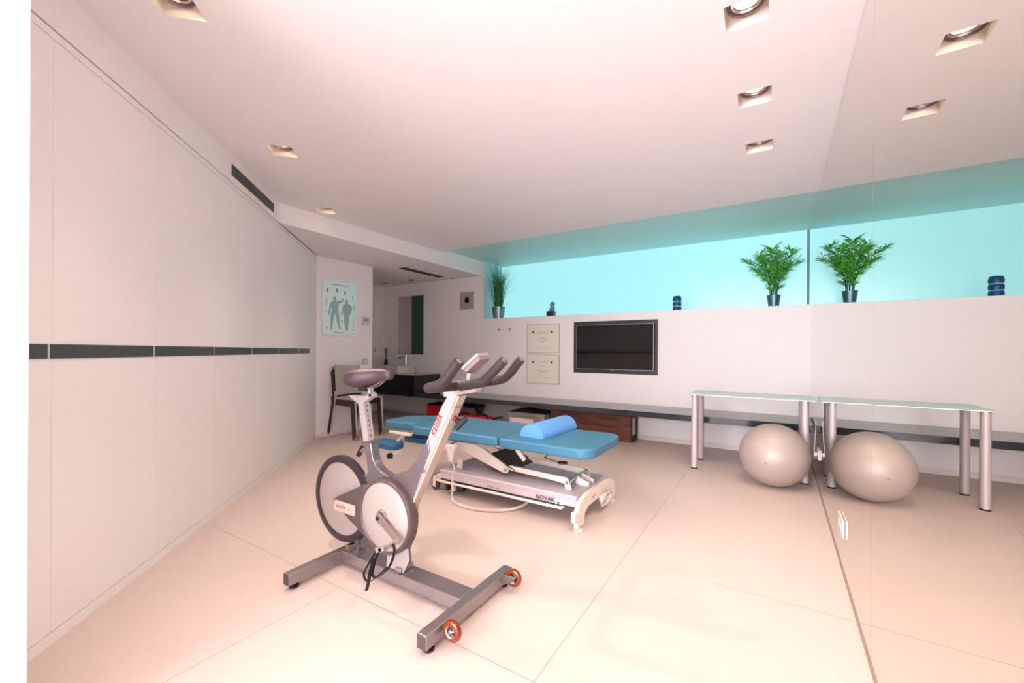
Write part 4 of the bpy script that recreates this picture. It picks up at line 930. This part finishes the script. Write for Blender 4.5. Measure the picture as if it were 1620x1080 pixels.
for x, w_, zt_, zs_ in [(a, b_, c + 0.010, d - 0.004) for a, b_, c, d in ((-1.920, 0.040, 1.015, 0.985), (-1.912, 0.075, 1.030, 0.972), (-1.890, 0.098, 1.040, 0.960), (-1.855, 0.106, 1.047, 0.954), (-1.815, 0.098, 1.050, 0.958), (-1.775, 0.075, 1.050, 0.968), (-1.735, 0.050, 1.049, 0.982), (-1.695, 0.036, 1.048, 0.996), (-1.660, 0.030, 1.046, 1.004), (-1.635, 0.025, 1.040, 1.006), (-1.622, 0.014, 1.030, 1.012))]:
    ring = []; h = (zt_ - zs_)
    for k in range(20):
        a = 2 * math.pi * k / 20; c, s2 = math.cos(a), math.sin(a)
        ring.append((x, YK + w_ * math.copysign(abs(c) ** 0.75, c), (zt_ + zs_) / 2 + h / 2 * math.copysign(abs(s2) ** 0.7, s2) - (0.006 * (1 - abs(c)) if s2 > 0 and x < -1.8 else 0)))
    st_.append(ring)
B().loft(st_).build('saddle', M_saddle, t, ang=80, sub=1)
# handlebars
HX, HZ = -1.178, 0.995
B().bar((-1.268, YK, 0.955), (-1.085, YK, 0.990), 0.034, 0.042).build('bar_slider', M_bike_white, t, bev=0.006)
B().box(-1.205, -1.150, YK - 0.040, YK + 0.030, 0.968, 1.016).build('bar_clamp', M_bike_white, t, bev=0.008)
for s_ in (-1, 1):
    yo = YK + s_ * 0.228
    pts = smooth_path([(HX, YK + s_ * 0.03, HZ), (HX, YK + s_ * 0.10, HZ), (HX - 0.0, YK + s_ * 0.19, HZ + 0.003), (HX + 0.012, yo - s_ * 0.006, HZ + 0.006), (HX + 0.05, yo, HZ + 0.014), (-1.095, yo, HZ + 0.026), (-1.065, yo, HZ + 0.050), (-1.030, yo, HZ + 0.090), (-1.005, yo, HZ + 0.116)], 5)
    g = B().tube(pts, 0.0205, 16).build('outer_grip', M_grip, t, ang=50)
    dd = Vector((0.025, 0, 0.026)).normalized(); e = Vector((-1.005, yo, HZ + 0.116))
    B().tube([e, e + dd * 0.0015], 0.0125, 16).build('end_plug', mat('grey_end_plug', (128, 116, 120), 0.45), g)
    if s_ > 0: continue
    yi = YK + s_ * 0.036
    pts = smooth_path([(HX + 0.02, yi, HZ), (-1.10, yi, HZ + 0.010), (-1.045, yi, HZ + 0.022), (-1.010, yi, HZ + 0.045), (-0.965, yi, HZ + 0.084), (-0.928, yi, HZ + 0.117)], 5)
    g = B().tube(pts, 0.0200, 16).build('inner_grip', M_grip, t, ang=50)
    dd = Vector((0.037, 0, 0.033)).normalized(); e = Vector((-0.928, yi, HZ + 0.117))
    B().tube([e, e + dd * 0.0015], 0.012, 16).build('end_plug', MATS['grey_end_plug'], g)
# console
B().bar((-1.135, YK, 1.000), (-1.125, YK, 1.055), 0.022, 0.030, (0, 1, 0)).build('console_stalk', M_bike_white, t, bev=0.003)
ca = Vector((0.80, 0, 0.60)).normalized(); cn = Vector((-0.60, 0, 0.80))
cc0 = Vector((-1.098, YK, 1.098))
con = B().obox(cc0 + cn * 0.008, (ca, (0, 1, 0), cn), (0.054, 0.041, 0.007)).build('console', M_bike_white, t, bev=0.005, bseg=3)
B().obox(cc0 + cn * 0.0153, (ca, (0, 1, 0), cn), (0.040, 0.030, 0.001)).build('display', mat('grey_display', (96, 96, 92), 0.2), con)
B().obox(cc0 - cn * 0.008 + ca * 0.001, (ca, (0, 1, 0), cn), (0.050, 0.037, 0.010)).build('back_cover', mat('console_grey', (128, 112, 114), 0.35), con, bev=0.005, bseg=2)
# cranks and pedals
ax_ = (cx_ - 0.004, cz_ + 0.003)
B().lathe([(0.002, -0.012), (0.030, -0.012), (0.034, -0.004), (0.034, 0.0)], (ax_[0], 1.383, ax_[1]), 'y', 28).build('crank_hub', M_steel, t)
def crank(y, s_, ex, ez):
    a = Vector((ax_[0], y, ax_[1])); e = Vector((ex, y + s_ * 0.012, ez)); d = (e - a).normalized(); n = Vector((-d.z, 0, d.x))
    pr = []
    for f, w_, yy in ((-0.11, 0.010, 0), (-0.06, 0.019, 0), (0, 0.021, 0), (0.15, 0.019, 0), (0.4, 0.015, s_ * 0.004), (0.8, 0.013, s_ * 0.010), (0.97, 0.014, s_ * 0.012), (1.04, 0.012, s_ * 0.012), (1.08, 0.006, s_ * 0.012)):
        c = a + (e - a) * f; c.y = y + yy
        pr.append([tuple(c + n * w_ + Vector((0, -0.007, 0))), tuple(c + n * w_ + Vector((0, 0.007, 0))), tuple(c - n * w_ + Vector((0, 0.007, 0))), tuple(c - n * w_ + Vector((0, -0.007, 0)))])
    k = B().loft(pr).build('crank_arm', mat('crank_grey', (150, 136, 138), 0.32, 0.6), t, bev=0.003)
    B().cyl(a + Vector((0, s_ * 0.007, 0)), a + Vector((0, s_ * 0.010, 0)), 0.010, n=18).build('crank_bolt', M_rubber, k)
    return e
def pedal(e, s_, tilt):
    y0_ = e.y + s_ * 0.012; y1_ = e.y + s_ * 0.105; ya_, yb2 = min(y0_, y1_), max(y0_, y1_)
    c = Vector((e.x, (ya_ + yb2) / 2, e.z)); u = Vector((math.cos(tilt), 0, math.sin(tilt))); n = Vector((-math.sin(tilt), 0, math.cos(tilt)))
    p = B().obox(c, (u, (0, 1, 0), n), (0.012, 0.046, 0.010))
    for q in (-1, 1): p.obox(c + u * 0.032 * q, (u, (0, 1, 0), n), (0.004, 0.046, 0.009))
    for yy in (-0.042, 0.0, 0.042): p.obox(c + Vector((0, yy, 0)), (u, (0, 1, 0), n), (0.036, 0.004, 0.008))
    for q in (-1, 1):
        for yy in (-0.036, -0.018, 0.0, 0.018, 0.036): p.obox(c + u * 0.032 * q + n * 0.011 + Vector((0, yy, 0)), (u, (0, 1, 0), n), (0.003, 0.003, 0.003))
    po = p.build('pedal', mat('pedal_alloy', (196, 190, 180), 0.3, 0.7), t, bev=0.001, bseg=1)
    B().cyl((e.x, e.y, e.z), (e.x, e.y + s_ * 0.10, e.z), 0.006, n=12).build('pedal_axle', M_steel, po)
    return po, c, u, n
e = crank(1.362, -1, -1.462, 0.272)
po, c, u, n = pedal(e, -1, R(24))
def strap(pts, w_):
    pts = smooth_path(pts, 8); bd = B(); rows = []
    for i, p in enumerate(pts):
        tdir = (pts[min(i + 1, len(pts) - 1)] - pts[max(i - 1, 0)]).normalized(); side = Vector((0.25, 1, 0.0)); side = (side - tdir * side.dot(tdir)).normalized(); nn = tdir.cross(side)
        rows.append([tuple(p + side * w_ + nn * 0.0012), tuple(p - side * w_ + nn * 0.0012), tuple(p - side * w_ - nn * 0.0012), tuple(p + side * w_ - nn * 0.0012)])
    return bd.loft(rows)
strap([c + u * 0.036 + Vector((0, 0, 0.004)), c + u * 0.058 + Vector((0, -0.01, -0.03)), c + u * 0.050 + Vector((0, -0.03, -0.085)), c + u * 0.0 + Vector((0, -0.05, -0.115)), c - u * 0.045 + Vector((0, -0.05, -0.100)), c - u * 0.050 + Vector((0, -0.03, -0.04)), c - u * 0.036 + Vector((0, -0.01, 0.0))], 0.006).build('pedal_strap', M_blackfab, po)
strap([c - u * 0.04 + Vector((0.0, -0.035, -0.005)), c - u * 0.055 + Vector((0, -0.05, -0.03)), c - u * 0.095 + Vector((0, -0.06, -0.085)), c - u * 0.06 + Vector((0, -0.06, -0.125)), c + u * 0.0 + Vector((0, -0.06, -0.11)), c + u * 0.04 + Vector((0, -0.04, -0.085))], 0.005).build('pedal_strap', M_blackfab, po)
strap([c - u * 0.045 + Vector((0.0, -0.045, -0.03)), c - u * 0.048 + Vector((0, -0.06, -0.08)), c - u * 0.050 + Vector((-0.004, -0.065, -0.13)), c - u * 0.052 + Vector((-0.012, -0.068, -0.165))], 0.008).build('strap_tail', M_blackfab, po)
e2 = crank(1.520, 1, -1.74, 0.410)
pedal(e2, 1, R(10))
# feet of the frame on the beam
B().prism([(-1.62, 0.0805), (-1.50, 0.0805), (-1.462, 0.150), (-1.47, 0.20), (-1.60, 0.24)], 'xz', YK - 0.034, YK - 0.028).build('lower_plate', M_bike_white, t, bev=0.002)
B().box(-1.545, -1.505, YK - 0.046, YK + 0.040, 0.0805, 0.104).build('front_mount', M_steel, t, bev=0.005)
B().box(-1.935, -1.90, YK - 0.040, YK + 0.010, 0.0805, 0.112).build('rear_mount', M_steel, t, bev=0.006)
for x, z, s_ in ((-1.782, 0.505, near), (-1.468, 0.425, near), (-1.372, 0.59, near - 0.004)):
    B().cyl((x, s_, z), (x, s_ - 0.005, z), 0.008, n=14).build('frame_bolt', M_chrome, t)
